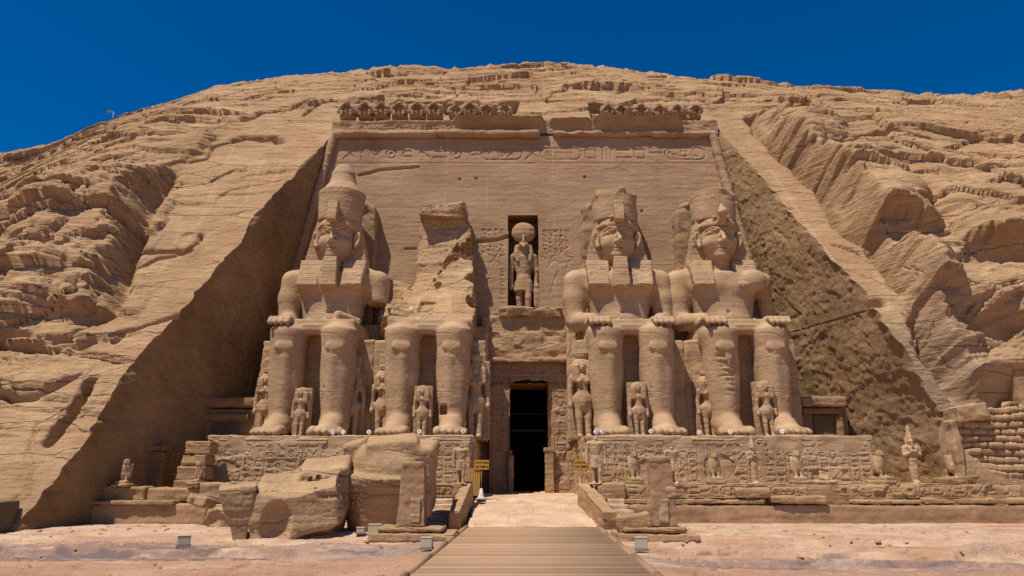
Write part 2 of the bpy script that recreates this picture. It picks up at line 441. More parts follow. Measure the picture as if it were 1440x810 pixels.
M['grey_metal'] = plain('lamp_metal', (.30, .29, .27), .5)
def wood():
    m = bpy.data.materials.new('weathered_planks'); m.use_nodes = True; t = m.node_tree; L = t.links.new
    b = t.nodes["Principled BSDF"]; b.inputs["Roughness"].default_value = .8; b.inputs["Specular IOR Level"].default_value = .15
    tc = _n(t, "ShaderNodeTexCoord"); mp = _n(t, "ShaderNodeMapping"); mp.inputs["Scale"].default_value = (.7, 9, 1); L(tc.outputs["Object"], mp.inputs[0])
    n = _n(t, "ShaderNodeTexNoise", Scale=1.2, Detail=6.0, Roughness=.65); L(mp.outputs[0], n.inputs["Vector"])
    a = _n(t, "ShaderNodeAttribute", attribute_name="plank")
    ad = _n(t, "ShaderNodeMath", operation='ADD'); L(n.outputs[0], ad.inputs[0]); L(a.outputs["Fac"], ad.inputs[1])
    mr = _n(t, "ShaderNodeMapRange"); mr.inputs[1].default_value = .3; mr.inputs[2].default_value = 1.2; L(ad.outputs[0], mr.inputs[0])
    mx = _n(t, "ShaderNodeMix", data_type='RGBA'); mx.inputs[6].default_value = (.32, .195, .11, 1); mx.inputs[7].default_value = (.56, .37, .235, 1)
    L(mr.outputs[0], mx.inputs[0]); L(mx.outputs[2], b.inputs["Base Color"])
    bp = _n(t, "ShaderNodeBump", Strength=.3, Distance=.02); L(n.outputs[0], bp.inputs["Height"]); L(bp.outputs[0], b.inputs["Normal"])
    return m
M['wood'] = wood()

# ------------------------------------------------------------------ cliff
HX = np.array([-110, -80, -54, -50, -44.4, -39, -35.4, -29.4, -21, -13.5, -6, 0, 6, 11.3, 17.3, 24.8, 32.4, 42, 49, 54, 80, 110.])
HZ = np.array([5, 13, 21.5, 22.6, 26.2, 31.3, 38.3, 45.57, 46.38, 46.95, 47.2, 47.76, 48.15, 47.02, 46.46, 45.54, 43.89, 40.4, 40.1, 40.84, 30.8, 20.8])
LE_Z = np.array([-1, 0, 8, 11.5, 15, 18.6, 23.1, 28.7, 30.2]); LE_X = np.array([-21.7, -21.6, -20.5, -19.3, -18.5, -17.8, -16.6, -14.75, -14.4])
RE_Z = np.array([-1, 4.2, 5.4, 8.2, 10.6, 13.3, 16, 20, 24.8, 29.3, 30.2]); RE_X = np.array([23.7, 23.6, 23.4, 22.4, 21.5, 21.2, 20.35, 19.3, 18.25, 16.85, 16.5])
def bez(t):
    p0, p1, p2 = np.array([3.93, 30.2]), np.array([11.7, 42.2]), np.array([22., 49.])
    t = t[:, None]; return (1 - t) ** 2 * p0 + 2 * t * (1 - t) * p1 + t * t * p2

def poly_dist(x, z, pts):
    d = np.full(x.shape, 1e3, np.float32)
    for (a, b), (c, e) in zip(pts[:-1], pts[1:]):
        dx, dz = c - a, e - b; L = dx * dx + dz * dz + 1e-9
        t = np.clip(((x - a) * dx + (z - b) * dz) / L, 0, 1)
        d = np.minimum(d, np.hypot(x - a - t * dx, z - b - t * dz))
    return d
def beds(x, z, T, Wd, A, seed, pil=.5, jw=.25, sharp=.22):
    zz = z / T + .9 * n2(z / T * .31, x * .02, seed) + .55 * f2(x / (Wd * 2.6), z / (T * 5), 2, seed + 1)
    i = np.floor(zz); f = zz - i
    w = Wd * (.45 + 1.1 * hsh(i, i * 0, i * 0, seed + 2))
    u = x / w + 13 * hsh(i, i * 0 + 1, i * 0, seed + 2) + .35 * n2(x / Wd, z / T * 1.3, seed + 3)
    j = np.floor(u); g = u - j
    off = hsh(i, j, i * 0, seed + 4)
    ez = np.minimum(f, 1 - f); ex = np.minimum(g, 1 - g) * w / T
    op = hsh(i, j, i * 0 + 3, seed + 5)
    d = A * (off - .5) * 2
    d = d + A * pil * (sst(0, sharp, ez) - 1) + A * pil * (sst(0, jw, ex) - 1) * (op > .35)
    d = d - A * .35 * f                                    # lower edge of each bed undercut, top set back
    return d
def lump(x, z, cx, cz, rx, rz, amp, p=.5):
    q = ((x - cx) / rx) ** 2 + ((z - cz) / rz) ** 2
    return amp * np.maximum(0, 1 - q) ** p
def ledge(x, z, px, py, wpx, hpx, amp, arch=0.0, seed=0):
    """outcrop whose face leans out to an overhanging lower lip; position given on the photograph"""
    cx, zb = slope(px, py); x1, _z = slope(px + wpx, py); rx = abs(x1 - cx); h = slope(px, py - hpx)[1] - zb
    u = (x - cx) / rx
    lip = zb - arch * u * u + .22 * n2(x * .7, x * 0 + seed, 700 + seed) + .10 * n2(x * 2.3, x * 0 + seed, 720 + seed)
    s = (z - lip) / h
    prof = np.where(s > 0, np.maximum(0, 1 - s) ** .8, 0) * sst(-.02, .03, s)
    return amp * prof * np.maximum(0, 1 - np.abs(u) ** 2.4) ** .6
CRACKS = []
def crk(pts, w=.10, dep=.35): CRACKS.append(([slope(*p) for p in pts], w, dep))
crk([(235, 233), (262, 226), (290, 222), (298, 208), (330, 200)], .12, .4)
crk([(325, 199), (345, 193), (385, 194), (392, 200)], .30, .7)
crk([(345, 165), (378, 150), (410, 145), (440, 122)], .28, .8); crk([(440, 122), (448, 135), (430, 160)], .15, .4)
crk([(300, 255), (330, 240), (345, 240)], .1, .3); crk([(150, 375), (180, 380), (215, 365), (270, 350)], .12, .5)
crk([(170, 352), (262, 352), (280, 330)], .14, .5); crk([(105, 490), (160, 480), (210, 455), (255, 440)], .12, .4)
crk([(0, 560), (60, 552), (110, 530)], .12, .4); crk([(0, 470), (50, 475), (105, 480), (150, 445)], .14, .5)
crk([(40, 700), (38, 640), (52, 600)], .07, .2); crk([(0, 480), (90, 490), (180, 470)], .1, .3)
crk([(1055, 165), (1075, 195), (1105, 225), (1150, 265), (1180, 318), (1232, 352), (1262, 400), (1290, 430), (1330, 500), (1400, 560)], .35, 1.1)
crk([(1150, 262), (1200, 248), (1250, 240), (1330, 246), (1372, 268)], .14, .6); crk([(1140, 240), (1220, 215), (1290, 222)], .14, .5)
crk([(1200, 420), (1230, 428), (1245, 428)], .25, .6); crk([(1170, 345), (1210, 358), (1225, 366)], .1, .35)
crk([(1275, 440), (1292, 455), (1290, 480)], .07, .3); crk([(1280, 450), (1310, 455)], .1, .3)
crk([(1380, 270), (1440, 300)], .2, .8); crk([(700, 97), (740, 104), (780, 101), (830, 108)], .25, .5)
crk([(640, 105), (645, 130), (625, 140), (540, 138)], .1, .4); crk([(750, 105), (755, 128), (770, 140)], .1, .35)
crk([(1010, 112), (1040, 125), (1060, 130)], .2, .6); crk([(860, 95), (900, 101), (945, 103)], .2, .5)
crk([(480, 140), (500, 130), (555, 128)], .08, .3); crk([(650, 118), (700, 112), (750, 118)], .1, .35)

def cliff_disp(x, z):
    """outward displacement (m) of the hillside at slope position x, z"""
    x0, z0 = x, z
    def blockq(T, Wd, seed, kz, kx):                                   # coordinates held constant over each bed and block: strata with flat faces
        zz = z0 / T + .9 * n2(z0 / T * .31, x0 * .02, seed) + .5 * f2(x0 / (Wd * 2.6), z0 / (T * 5), 2, seed + 1)
        i = np.floor(zz); f = zz - i; w = Wd * (.45 + 1.1 * hsh(i, i * 0, i * 0, seed + 2))
        u = x0 / w + 13 * hsh(i, i * 0 + 1, i * 0, seed + 2) + .25 * n2(x0 / Wd, z0 / T * 1.3, seed + 3); j = np.floor(u)
        jit = hsh(i, j, i * 0 + 7, seed + 4) - .5
        return x0 - (u - j - .5) * w * kx, z0 - (f - .5) * T * kz + jit * T * .5
    xq, zq = blockq(.85, 3.6, 481, .85, .5); xr_, zr_ = blockq(.36, 1.6, 491, .8, .4)
    rt = sst(15, 19, x) * .35; xq = (.5 * xq + .5 * xr_) * (1 - rt) + x * rt; zq = (.42 * zq + .58 * zr_) * (1 - rt) + z * rt
    zs = .78 * z + .22 * zr_; ang = np.interp(zs, [0, 6, 10, 18, 25, 31.4, 33], [25.5, 24.8, 23.8, 22.6, 21.6, 20.1, 19.0]).astype(np.float32)
    wob = .5 * n2(zq * .5, x * 0, 401)
    xs = .6 * x + .4 * xq; rb = sst(0, 1.1, xs - ang - wob) * sst(3, 7, z)                                   # right natural rock
    lbx = np.interp(zq, [0, 10, 11.4, 15, 20, 24, 27, 30], [-27, -25, -23.6, -24.8, -25.5, -25.7, -24.5, -22]).astype(np.float32)
    lb = sst(0, .8, lbx + .35 * n2(zq * .8, x * 0, 402) - xq)                          # left natural rock
    top = sst(30.5, 34, z)
    edge = np.minimum(abs(x - np.interp(z, LE_Z, LE_X)), abs(x - np.interp(z, RE_Z, RE_X)))
    nat = np.maximum(np.maximum(rb, lb), top * .8)
    low = 1 - sst(9, 13, z)
    dressed_l = (1 - lb) * (x < 0) * (1 - top)
    R = .16 + .84 * nat + .22 * dressed_l * sst(.35, -.1, f2(x * .16, z * .16, 3, 431)) + .60 * low * (x < 0)
    R = R * (.35 + .65 * sst(0, 1.2, edge)) * (1 - .5 * (x < -21) * (1 - sst(3, 8, z)))
    zt = z + np.where(x > 24, -.20 * (x - 24) + .010 * (x - 24) ** 2, 0) + np.where(x < -25, .10 * (x + 25), 0)
    zt = zt + .8 * n2(x * .07, z * .09, 403)
    und = .55 + .45 * n2(x * .05, z * .06, 404)
    d = beds(x, zt, 3.1, 15, .36, 410, .22, .06, .04) * R * und
    d = d + beds(x, zt * 1.02, 1.25, 8.5, .17, 420, .3, .05, .05) * R * (.3 + .7 * sst(-.3, .2, f2(x * .09, z * .13 + 7, 3, 462)))
    d = d + beds(x, zt, .46, 4.5, .050, 430, .4, .06, .08) * (.30 + .70 * R) * (.15 + .85 * sst(-.15, .35, f2(x * .11 + 5, z * .2, 3, 461)))
    d = d + facets(x, zt, 8.0, 3.2, .30, .08, 441, .5, .022) * nat * (.5 + .5 * und)
    d = d + facets(x, zt, 4.2, .9, .040, .03, 442, .06, .03) * (.06 + .94 * R)
    d = d + facets(x, zt, 2.2, .32, .010, .02, 443, .015, .05) * (.15 + .85 * R)
    d = d + .55 * f2(xq * .10, zq * .13, 3, 405) * nat + .07 * f2(x * .5, z * .9, 4, 406) * (.25 + R) + .035 * f2(x * 2.1, z * 4.6, 3, 407, .6)
    # left bulging block and its deep vertical joint
    blk = lb * sst(9.0, 12.5, zq + .5 * n2(x * .3, z * 0, 411)) * (1 - sst(22, 26, z - .12 * (x + 25)))
    d = d + 1.5 * blk * sst(-46, -27, x)
    d = d + lump(xq, zq, -28.5, 19.5, 3.6, 4.2, .9) + lump(xq, zq, -33, 17.5, 4.5, 3.0, .9) + lump(xq, zq, -28, 14.0, 3.6, 2.0, .8) + lump(xq, zq, -37, 22, 6, 3.5, .8) + lump(xq, zq, -35, 12, 4.5, 1.8, .7)
    d = d - 1.0 * np.exp(-((x - lbx - .45) / .45) ** 2) * sst(10, 12, z) * (1 - sst(23, 25, z))
    d = d - 2.2 * np.exp(-((x + 22.3 - .12 * (z - 5) + .12 * n2(z * 1.3, z * 0, 455)) / .26) ** 4) * sst(3.6, 4.4, z) * (1 - sst(6.6, 7.4, z))          # slot hole, lower left
    # right bulges
    d = d + 1.9 * rb * (1 - sst(29, 33, z)) * (1 - sst(38, 60, x)) 
    P = lambda px, py: slope(px, py)
    for (px, py, rx, rz, a) in ((1130, 205, 2.8, 2.4, .8), (1330, 300, 5.0, 2.6, .7), (1265, 395, 2.0, 1.6, .7), (1345, 480, 1.8, 1.6, .8), (1425, 430, 2.6, 2.4, .8)):
        cx, cz = P(px, py); d = d + rb * lump(xq, zq, cx, cz, rx, rz, a, .7)
    for i, (px, py, w, h, a, ar) in enumerate(((1238, 338, 66, 85, 2.0, .9), (1412, 366, 78, 70, 1.9, .3), (1265, 252, 118, 34, .55, 1.6), (1118, 262, 55, 70, 1.0, .8), (1195, 274, 60, 34, .8, .7), (1330, 206, 130, 26, .4, .8),
                                               (1292, 432, 48, 66, 1.3, .4), (1408, 296, 60, 34, .9, .5), (1090, 131, 80, 18, .55, .2), (1310, 160, 110, 20, .45, .3), (1360, 235, 70, 22, .4, .3), (1180, 150, 60, 16, .4, .2), (1400, 175, 60, 20, .5, .1),
                                               (60, 322, 85, 30, .8, -.2), (48, 402, 55, 36, .9, .2), (140, 436, 60, 30, .6, .2), (105, 300, 62, 62, .9, .5), (178, 318, 46, 80, .9, .7), (60, 258, 80, 30, .6, .3), (95, 480, 90, 26, .5, -.2), (30, 545, 60, 34, .5, 0), (20, 440, 50, 25, .6, 0),
                                               (120, 215, 80, 16, .4, .1), (200, 190, 70, 14, .35, .1), (270, 165, 60, 14, .3, 0), (560, 128, 70, 12, .35, 0), (690, 112, 80, 12, .45, 0), (850, 112, 90, 12, .45, .1), (960, 122, 60, 12, .4, .1))):
        d = d + (rb if px > 1000 and py > 150 else 1.0) * ledge(.5 * x + .5 * xq, .35 * z + .65 * zq, px, py, w, h, a, ar, i)
    for (px, py, rx, rz, a) in ((1408, 392, 3.6, 1.3, 1.2), (1375, 485, 3.2, 2.0, 1.7), (1262, 356, 2.2, 1.0, .8), (1330, 452, 2.0, 1.3, .8)):
        cx, cz = P(px, py); d = d - lump(xq, zq, cx, cz, rx, rz, a, .8)
    for pts, w, dep in CRACKS:
        xs = [p[0] for p in pts]; zs = [p[1] for p in pts]
        m = (x > min(xs) - 2) & (x < max(xs) + 2) & (z > min(zs) - 2) & (z < max(zs) + 2)
        if m.any():
            xx, zz = x[m], z[m]
            dd = poly_dist(xx + .22 * n2(xx * 1.1, zz * 1.1, 412), zz + .22 * n2(xx * 1.1, zz * 1.1, 413), pts)
            d[m] = d[m] - dep * np.exp(-(dd / w) ** 2)
    # the ledge cut for the row of baboons
    bl = (sst(-13.9, -13.5, x) * (1 - sst(.3, .7, x)) * (1 - .0)) + sst(6.6, 7.0, x) * (1 - sst(15.3, 15.8, x))
    d = d - .8 * bl * (1 - sst(33.95, 34.07, z + .30 * n2(x * .45, z * 0, 414))) * sst(29.0, 30, z)
    return d

def build_cliff():
    z_lo = np.concatenate([np.arange(-.6, 30.2, .095), [30.2]]); nlo = len(z_lo)
    tb = np.concatenate([np.linspace(0, .75, 230)[1:], np.linspace(.75, 1, 24)[1:]])
    B = bez(tb)
    prof = np.concatenate([np.stack([-15.7 + .65 * z_lo, z_lo], 1), B, [[30, 51.5], [42, 52], [70, 46], [110, 30]]])
    dz = np.gradient(prof[:, 1]); dy = np.gradient(prof[:, 0]); ln = np.hypot(dz, dy)
    NY, NZ = -dz / ln, dy / ln
    Ls = np.concatenate([np.linspace(-112, -57, 60)[:-1], np.linspace(-57, 0, 540)])        # left columns, 0 = edge
    rows_x = []
    nm = 320; nrgt = 480
    zz = prof[:, 1]; zl = np.minimum(zz, 30.2)
    xl = np.interp(zl, LE_Z, LE_X); xr = np.interp(zl, RE_Z, RE_X)
    zrow = np.arange(len(zz))
    xl = xl + np.where(zrow < nlo, .42 * f2(z_lo_pad(zz) * .35, zz * 0, 4, 301, .6) + .10 * n2(zz * 3.1, zz * 0, 302), 0)
    xr = xr + np.where(zrow < nlo, .20 * f2(z_lo_pad(zz) * .7, zz * 0, 3, 303) + .14 * n2(zz * 3.3, zz * 0, 304), 0)
    tl = (Ls + 112) / 112
    left = xl[:, None] + (tl[None, :] - 1) * (112 + xl[:, None])
    mid = xl[:, None] + np.linspace(0, 1, nm)[None, 1:] * (xr - xl)[:, None]
    tr = np.concatenate([np.linspace(0, .40, nrgt - 60), np.linspace(.40, 1, 60)[1:]])
    right = xr[:, None] + tr[None, 1:] * (112 - xr[:, None])
    X = np.concatenate([left, mid, right], 1).astype(np.float32)
    nr, nc = X.shape
    Z0 = np.repeat(prof[:, 1][:, None], nc, 1).astype(np.float32); Y0 = np.repeat(prof[:, 0][:, None], nc, 1).astype(np.float32)
    H = np.interp(X, HX, HZ)
    k = 1 + (H / 49 - 1) * np.maximum(sst(22, 42, -X), sst(26, 44, X))
    zt = np.where(Z0 > 30.2, 30.2 + (Z0 - 30.2) * (H - 30.2) / 18.8, Z0)
    side = np.maximum(sst(22, 42, -X), sst(26, 44, X))
    Zc = zt * (1 - side) + Z0 * (H / 49) * side
    Yc = -15.7 + (Y0 + 15.7) * k + .010 * np.maximum(0, -X - 34) ** 2 * .6 + .012 * np.maximum(0, X - 38) ** 2 * .6
    arc = np.cumsum(np.concatenate([[0], np.hypot(np.diff(prof[:, 0]), np.diff(prof[:, 1]))])) * .838 - .6
    A = np.repeat(arc[:, None], nc, 1).astype(np.float32)         # slope position used by the rock pattern (equals z on the straight part)
    d = np.zeros(X.shape, np.float32)
    d = cliff_disp(X.ravel().copy(), A.ravel().copy()).reshape(X.shape)
    d = d + .25 * f2(X * 1.3, X * 0 + 5, 3, 444) * sst(40, 46, Z0)
    foot = sst(17, 20.5, X); lim = -9.2 + .010 * np.maximum(0, X - 24) ** 2
    soft = np.maximum(Yc, lim) + .35 * np.exp(-abs(Yc - lim) / .9)
    Yc = Yc * (1 - foot) + soft * foot
    d = d * (1 - .75 * sst(22.5, 24.5, X) * sst(7.5, 5.5, Z0))
    V = np.stack([X, Yc + NY[:, None] * d, Zc + NZ[:, None] * d], -1).reshape(-1, 3)
    Q = gridfaces(nr, nc)
    r = Q[:, 0] // nc; c = Q[:, 0] % nc
    ml = len(Ls) - 1; mr = ml + nm - 1
    keep = ~((r < nlo - 1) & (c >= ml) & (c < mr))
    Q = Q[keep]
    G = V.reshape(nr, nc, 3)
    # attributes
    joint = np.zeros(nr * nc, np.float32); x, z = X.ravel(), A.ravel()
    for a, b in (((330, 205), (282, 300)), ((415, 195), (380, 260)), ((300, 280), (255, 345)), ((372, 222), (335, 300)), ((250, 330), (215, 400)), ((530, 105), (527, 135)), ((645, 125), (643, 138)),
                 ((850, 118), (852, 140)), ((1080, 235), (1125, 300)), ((1130, 310), (1175, 370)), ((1160, 150), (1172, 180)), ((1195, 175), (1204, 190)), ((1330, 260), (1346, 295)), ((60, 395), (40, 450)), ((130, 350), (110, 390))):
        pa, pb = slope(*a), slope(*b)
        m = (x > min(pa[0], pb[0]) - 1) & (x < max(pa[0], pb[0]) + 1) & (z > min(pa[1], pb[1]) - 1) & (z < max(pa[1], pb[1]) + 1)
        if m.any():
            dd = poly_dist(x[m], z[m], [pa, pb]); joint[m] = np.maximum(joint[m], np.exp(-(dd / .09) ** 2) * (n2(x[m] * 1.5, z[m] * 1.5, 77) > -.4))
    gx, gz = slope(1330, 520)
    grey = np.exp(-(((x - gx) / 4.5) ** 2 + ((z - gz) / 4.0) ** 2)) * (.6 + .5 * f2(x * .5, z * .9, 3, 78))
    me = mkmesh("cliff", V, Q, M['cliff'], False, {"joint": joint, "grey": np.clip(grey, 0, 1)})
    struct("cliff", me)
    # the two cut side faces of the recess
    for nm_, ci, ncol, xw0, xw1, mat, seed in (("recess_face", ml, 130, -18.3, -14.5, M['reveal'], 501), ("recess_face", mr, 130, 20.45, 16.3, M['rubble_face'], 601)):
        E = G[:nlo, ci].copy()
        wz = E[:, 2]
        tw = np.clip(wz / 28.8, 0, 1.1)
        Wp = np.stack([xw0 + (xw1 - xw0) * tw, .104 * wz + .25 + 0 * wz, wz], 1)
        Wp[:, 1] = np.maximum(Wp[:, 1], E[:, 1] + .05)
        t = np.linspace(0, 1, ncol)[None, :, None]
        pad = np.pad(E, ((30, 30), (0, 0)), 'edge'); Es = np.stack([np.convolve(pad[:, c_], np.ones(61) / 61, 'valid') for c_ in range(3)], 1); Es[:, 2] = E[:, 2]
        wE = (1 - sst(0, .07, t)); Eb = E[:, None] * wE + Es[:, None] * (1 - wE)
        Gd = Eb * (1 - t) + Wp[:, None] * t
        sgn = 1.0 if xw0 < 0 else -1.0
        yy, zz_ = Gd[..., 1], Gd[..., 2]
        if sgn > 0:      # dressed flat, faint diagonal chisel marks, a few steps
            dd = .10 * f2(yy * .35, zz_ * .35, 3, seed) + .035 * n2((yy * .8 + zz_) * 2.6, (yy - zz_) * .35, seed + 1) + .03 * f2(yy * 3, zz_ * 3, 2, seed + 2)
            w1, w2, wh = worley((yy * .20).ravel(), (zz_ * .16).ravel(), seed + 3); dd = dd + (.14 * (wh - .5)).reshape(yy.shape)
        else:            # rough picked face with slanting strokes
            q = (zz_ * .55 + yy * .8)
            r_ = zz_ * .8 - yy * .55; dd = .16 * f2(yy * .22, zz_ * .22, 3, seed) + .040 * f2(q * 2.6, r_ * .4, 4, seed + 1, .65) + facets((yy * .9).ravel(), (zz_ * 1.0).ravel(), 1.5, 1.0, .018, .035, seed + 20, .01, .06).reshape(yy.shape) + facets(yy.ravel(), zz_.ravel(), .6, .4, .015, .14, seed + 24).reshape(yy.shape) + .030 * f2(yy * 3.2, zz_ * 2.6, 3, seed + 2, .7)
            w1, w2, wh = worley((q * 1.5).ravel(), (r_ * .7).ravel(), seed + 3); dd = dd - (.03 * np.clip(w1, 0, 1)).reshape(yy.shape)
            lowp = sst(9, 3, zz_); dd = dd + lowp * .22 * f2(yy * .5, zz_ * .5, 3, seed + 9)
        env = sst(0, .05, np.linspace(0, 1, ncol))[None, :]
        Gd = Gd.copy(); Gd[..., 0] += sgn * dd * env
        Qr = gridfaces(nlo, ncol, flip=False)
        if sgn < 0: Qr = Qr[:, ::-1]
        struct(nm_, mkmesh(nm_, Gd.reshape(-1, 3), Qr, mat, True))
def z_lo_pad(z): return z
build_cliff()
# ------------------------------------------------------------------ carved reliefs
class Relief:
    def __init__(s, x0, x1, z0, z1, res):
        s.x0, s.z0, s.res = x0, z0, res
        s.w, s.h = int((x1 - x0) / res) + 2, int((z1 - z0) / res) + 2
        s.d = np.zeros((s.h, s.w), np.float32)
    def line(s, pts, w=.05, dep=1.0, fill=False):
        P = np.array(pts, float)
        a = ((P.min(0) - w * 2 - (s.x0, s.z0)) / s.res).astype(int); b = ((P.max(0) + w * 2 - (s.x0, s.z0)) / s.res).astype(int) + 2
        a = np.maximum(a, 0); b = np.minimum(b, (s.w, s.h))
        if (b <= a).any(): return
        x = s.x0 + s.res * np.arange(a[0], b[0])[None, :]; z = s.z0 + s.res * np.arange(a[1], b[1])[:, None]
        x, z = np.broadcast_arrays(x, z)
        if len(P) == 1: P = np.vstack([P, P + 1e-4])
        d = poly_dist(x.astype(np.float32), z.astype(np.float32), [tuple(p) for p in P])
        v = dep * (1 - sst(w * .45, w * 1.05, d))
        if fill:
            ins = np.zeros(x.shape, bool)
            for (p, q) in zip(P, np.roll(P, -1, 0)):
                c = ((p[1] > z) != (q[1] > z)) & (x < (q[0] - p[0]) * (z - p[1]) / (q[1] - p[1] + 1e-9) + p[0]); ins ^= c
            v = np.where(ins, np.maximum(v, dep), v)
        r = s.d[a[1]:b[1], a[0]:b[0]]; np.maximum(r, v, out=r)
    def sample(s, x, z):
        u = np.clip((x - s.x0) / s.res, 0, s.w - 1.001); v = np.clip((z - s.z0) / s.res, 0, s.h - 1.001)
        i = u.astype(int); j = v.astype(int); f = u - i; g = v - j
        return (s.d[j, i] * (1 - f) + s.d[j, i + 1] * f) * (1 - g) + (s.d[j + 1, i] * (1 - f) + s.d[j + 1, i + 1] * f) * g
def arc(cx, cz, rx, rz, a0=0, a1=360, n=14):
    return [(cx + rx * math.cos(R_(a0 + (a1 - a0) * i / n)), cz + rz * math.sin(R_(a0 + (a1 - a0) * i / n))) for i in range(n + 1)]
# signs as strokes in a unit square: (points, filled)
GL = {
 'sun': [(arc(.5, .5, .34, .34), 0), (arc(.5, .5, .09, .09), 1)],
 'water': [([(.02, .42), (.14, .6), (.26, .42), (.38, .6), (.5, .42), (.62, .6), (.74, .42), (.86, .6), (.98, .42)], 0)],
 'reed': [([(.5, .02), (.5, .5), (.36, .72), (.5, .98), (.62, .7), (.5, .5)], 0)],
 'bird': [([(.12, .86), (.22, .95), (.34, .86), (.36, .7), (.6, .52), (.95, .22), (.7, .28), (.42, .3), (.24, .5), (.24, .74), (.12, .86)], 1), ([(.45, .3), (.45, .04), (.32, .04)], 0), ([(.56, .3), (.56, .04), (.44, .04)], 0)],
 'owl': [([(.3, .95), (.55, .95), (.6, .7), (.8, .3), (.9, .1), (.6, .2), (.35, .35), (.28, .7), (.3, .95)], 0), ([(.45, .28), (.45, .03), (.3, .03)], 0)],
 'box': [([(.15, .2), (.85, .2), (.85, .8), (.15, .8), (.15, .2)], 0)],
 'bar': [([(.06, .5), (.94, .5)], 0), ([(.06, .62), (.94, .62)], 0)],
 'loaf': [(arc(.5, .3, .36, .42, 0, 180) + [(.86, .3)], 0)],
 'basket': [(arc(.5, .66, .44, .42, 180, 360) + [(.06, .66)], 1)],
 'three': [([(.22, .15), (.22, .85)], 0), ([(.5, .15), (.5, .85)], 0), ([(.78, .15), (.78, .85)], 0)],
 'ankh': [(arc(.5, .74, .17, .22), 0), ([(.5, .52), (.5, .02)], 0), ([(.22, .46), (.78, .46)], 0)],
 'djed': [([(.5, .02), (.5, .9)], 0), ([(.25, .9), (.75, .9)], 0), ([(.28, .76), (.72, .76)], 0), ([(.28, .62), (.72, .62)], 0)],
 'eye': [([(.03, .5), (.3, .68), (.65, .68), (.97, .5), (.65, .36), (.3, .36), (.03, .5)], 0), (arc(.5, .52, .1, .1), 1)],
 'snake': [([(.04, .62), (.12, .78), (.22, .62), (.3, .4), (.5, .36), (.7, .46), (.98, .36)], 0)],
 'arm': [([(.03, .36), (.2, .4), (.7, .4), (.96, .56), (.98, .7)], 0), ([(.7, .4), (.7, .52)], 0)],
 'staff': [([(.5, .02), (.5, .95), (.75, .78)], 0), ([(.36, .02), (.64, .02)], 0)],
 'seated': [([(.35, .95), (.52, .95), (.52, .76), (.66, .6), (.6, .4), (.9, .38), (.9, .06), (.2, .06), (.24, .5), (.36, .74), (.35, .95)], 1)],
 'beetle': [(arc(.5, .42, .22, .3), 1), ([(.3, .6), (.12, .86)], 0), ([(.7, .6), (.88, .86)], 0), ([(.3, .3), (.1, .1)], 0), ([(.7, .3), (.9, .1)], 0), (arc(.5, .82, .1, .1), 1)],
 'comb': [([(.08, .3), (.92, .3)], 0)] + [([(.12 + .19 * i, .3), (.12 + .19 * i, .72)], 0) for i in range(5)] + [([(.08, .72), (.92, .72)], 0)],
 'knife': [([(.08, .1), (.9, .9)], 0), ([(.5, .5), (.8, .3)], 0)],
 'horn': [([(.1, .9), (.3, .5), (.5, .4), (.7, .5), (.9, .9)], 0), ([(.5, .4), (.5, .05)], 0)],
}
GKEYS = list(GL)
def glyph(R, key, x, z, w, h, sw, dep=1.0):
    for pts, fill in GL[key]:
        R.line([(x + u * w, z + v * h) for u, v in pts], sw, dep, bool(fill))
def cartouche(R, x, z, w, h, rnd, sw):
    r = min(w, h) * .45
    p = arc(x + w - r, z + h - r, r, r, 0, 90, 5) + arc(x + r, z + h - r, r, r, 90, 180, 5) + arc(x + r, z + r, r, r, 180, 270, 5) + arc(x + w - r, z + r, r, r, 270, 360, 5)
    R.line(p + [p[0]], sw)
    R.line([(x - .04, z - sw * .6), (x + w + .04, z - sw * .6)], sw)
def columns(R, x0, x1, z0, z1, cw, rnd, sw=.045, every=3, rule=True):
    """columns of carved signs, every few columns a cartouche under a sun disc"""
    n = max(1, int(round((x1 - x0) / cw))); cw = (x1 - x0) / n
    for i in range(n):
        x = x0 + i * cw
        if rule: R.line([(x, z0), (x, z1)], sw * .7, .7)
        g = cw * .80; m = (cw - g) / 2; z = z1 - m
        car = every and i % every == every - 1
        if car:
            glyph(R, 'sun', x + m, z - g * .9, g, g * .9, sw); z -= g * .98
            hh = min(z - z0 - .06, 3.1 * g); cartouche(R, x + m, z - hh, g, hh, rnd, sw)
            zz = z - .16 * g
            while zz - .52 * g > z - hh + .05:
                glyph(R, rnd.choice(['sun', 'seated', 'bar', 'water', 'comb', 'staff', 'beetle', 'loaf']), x + m + .16 * g, zz - .52 * g, .68 * g, .52 * g, sw * .8); zz -= .6 * g
            z -= hh + .12
        while z - .35 * g > z0:
            k = rnd.choice(GKEYS); h = g * (.5 if k in ('water', 'bar', 'arm', 'snake', 'eye', 'basket', 'loaf') else 1.0)
            if z - h < z0: h = z - z0
            if k in ('reed', 'staff', 'ankh', 'djed', 'three') and rnd.random() < .6:
                glyph(R, k, x + m, z - h, g * .5, h, sw); glyph(R, rnd.choice(GKEYS), x + m + g * .52, z - h, g * .48, h, sw * .9)
            else:
                glyph(R, k, x + m, z - h, g, h, sw)
            z -= h + .1 * g
    if rule: R.line([(x1, z0), (x1, z1)], sw * .7, .7)
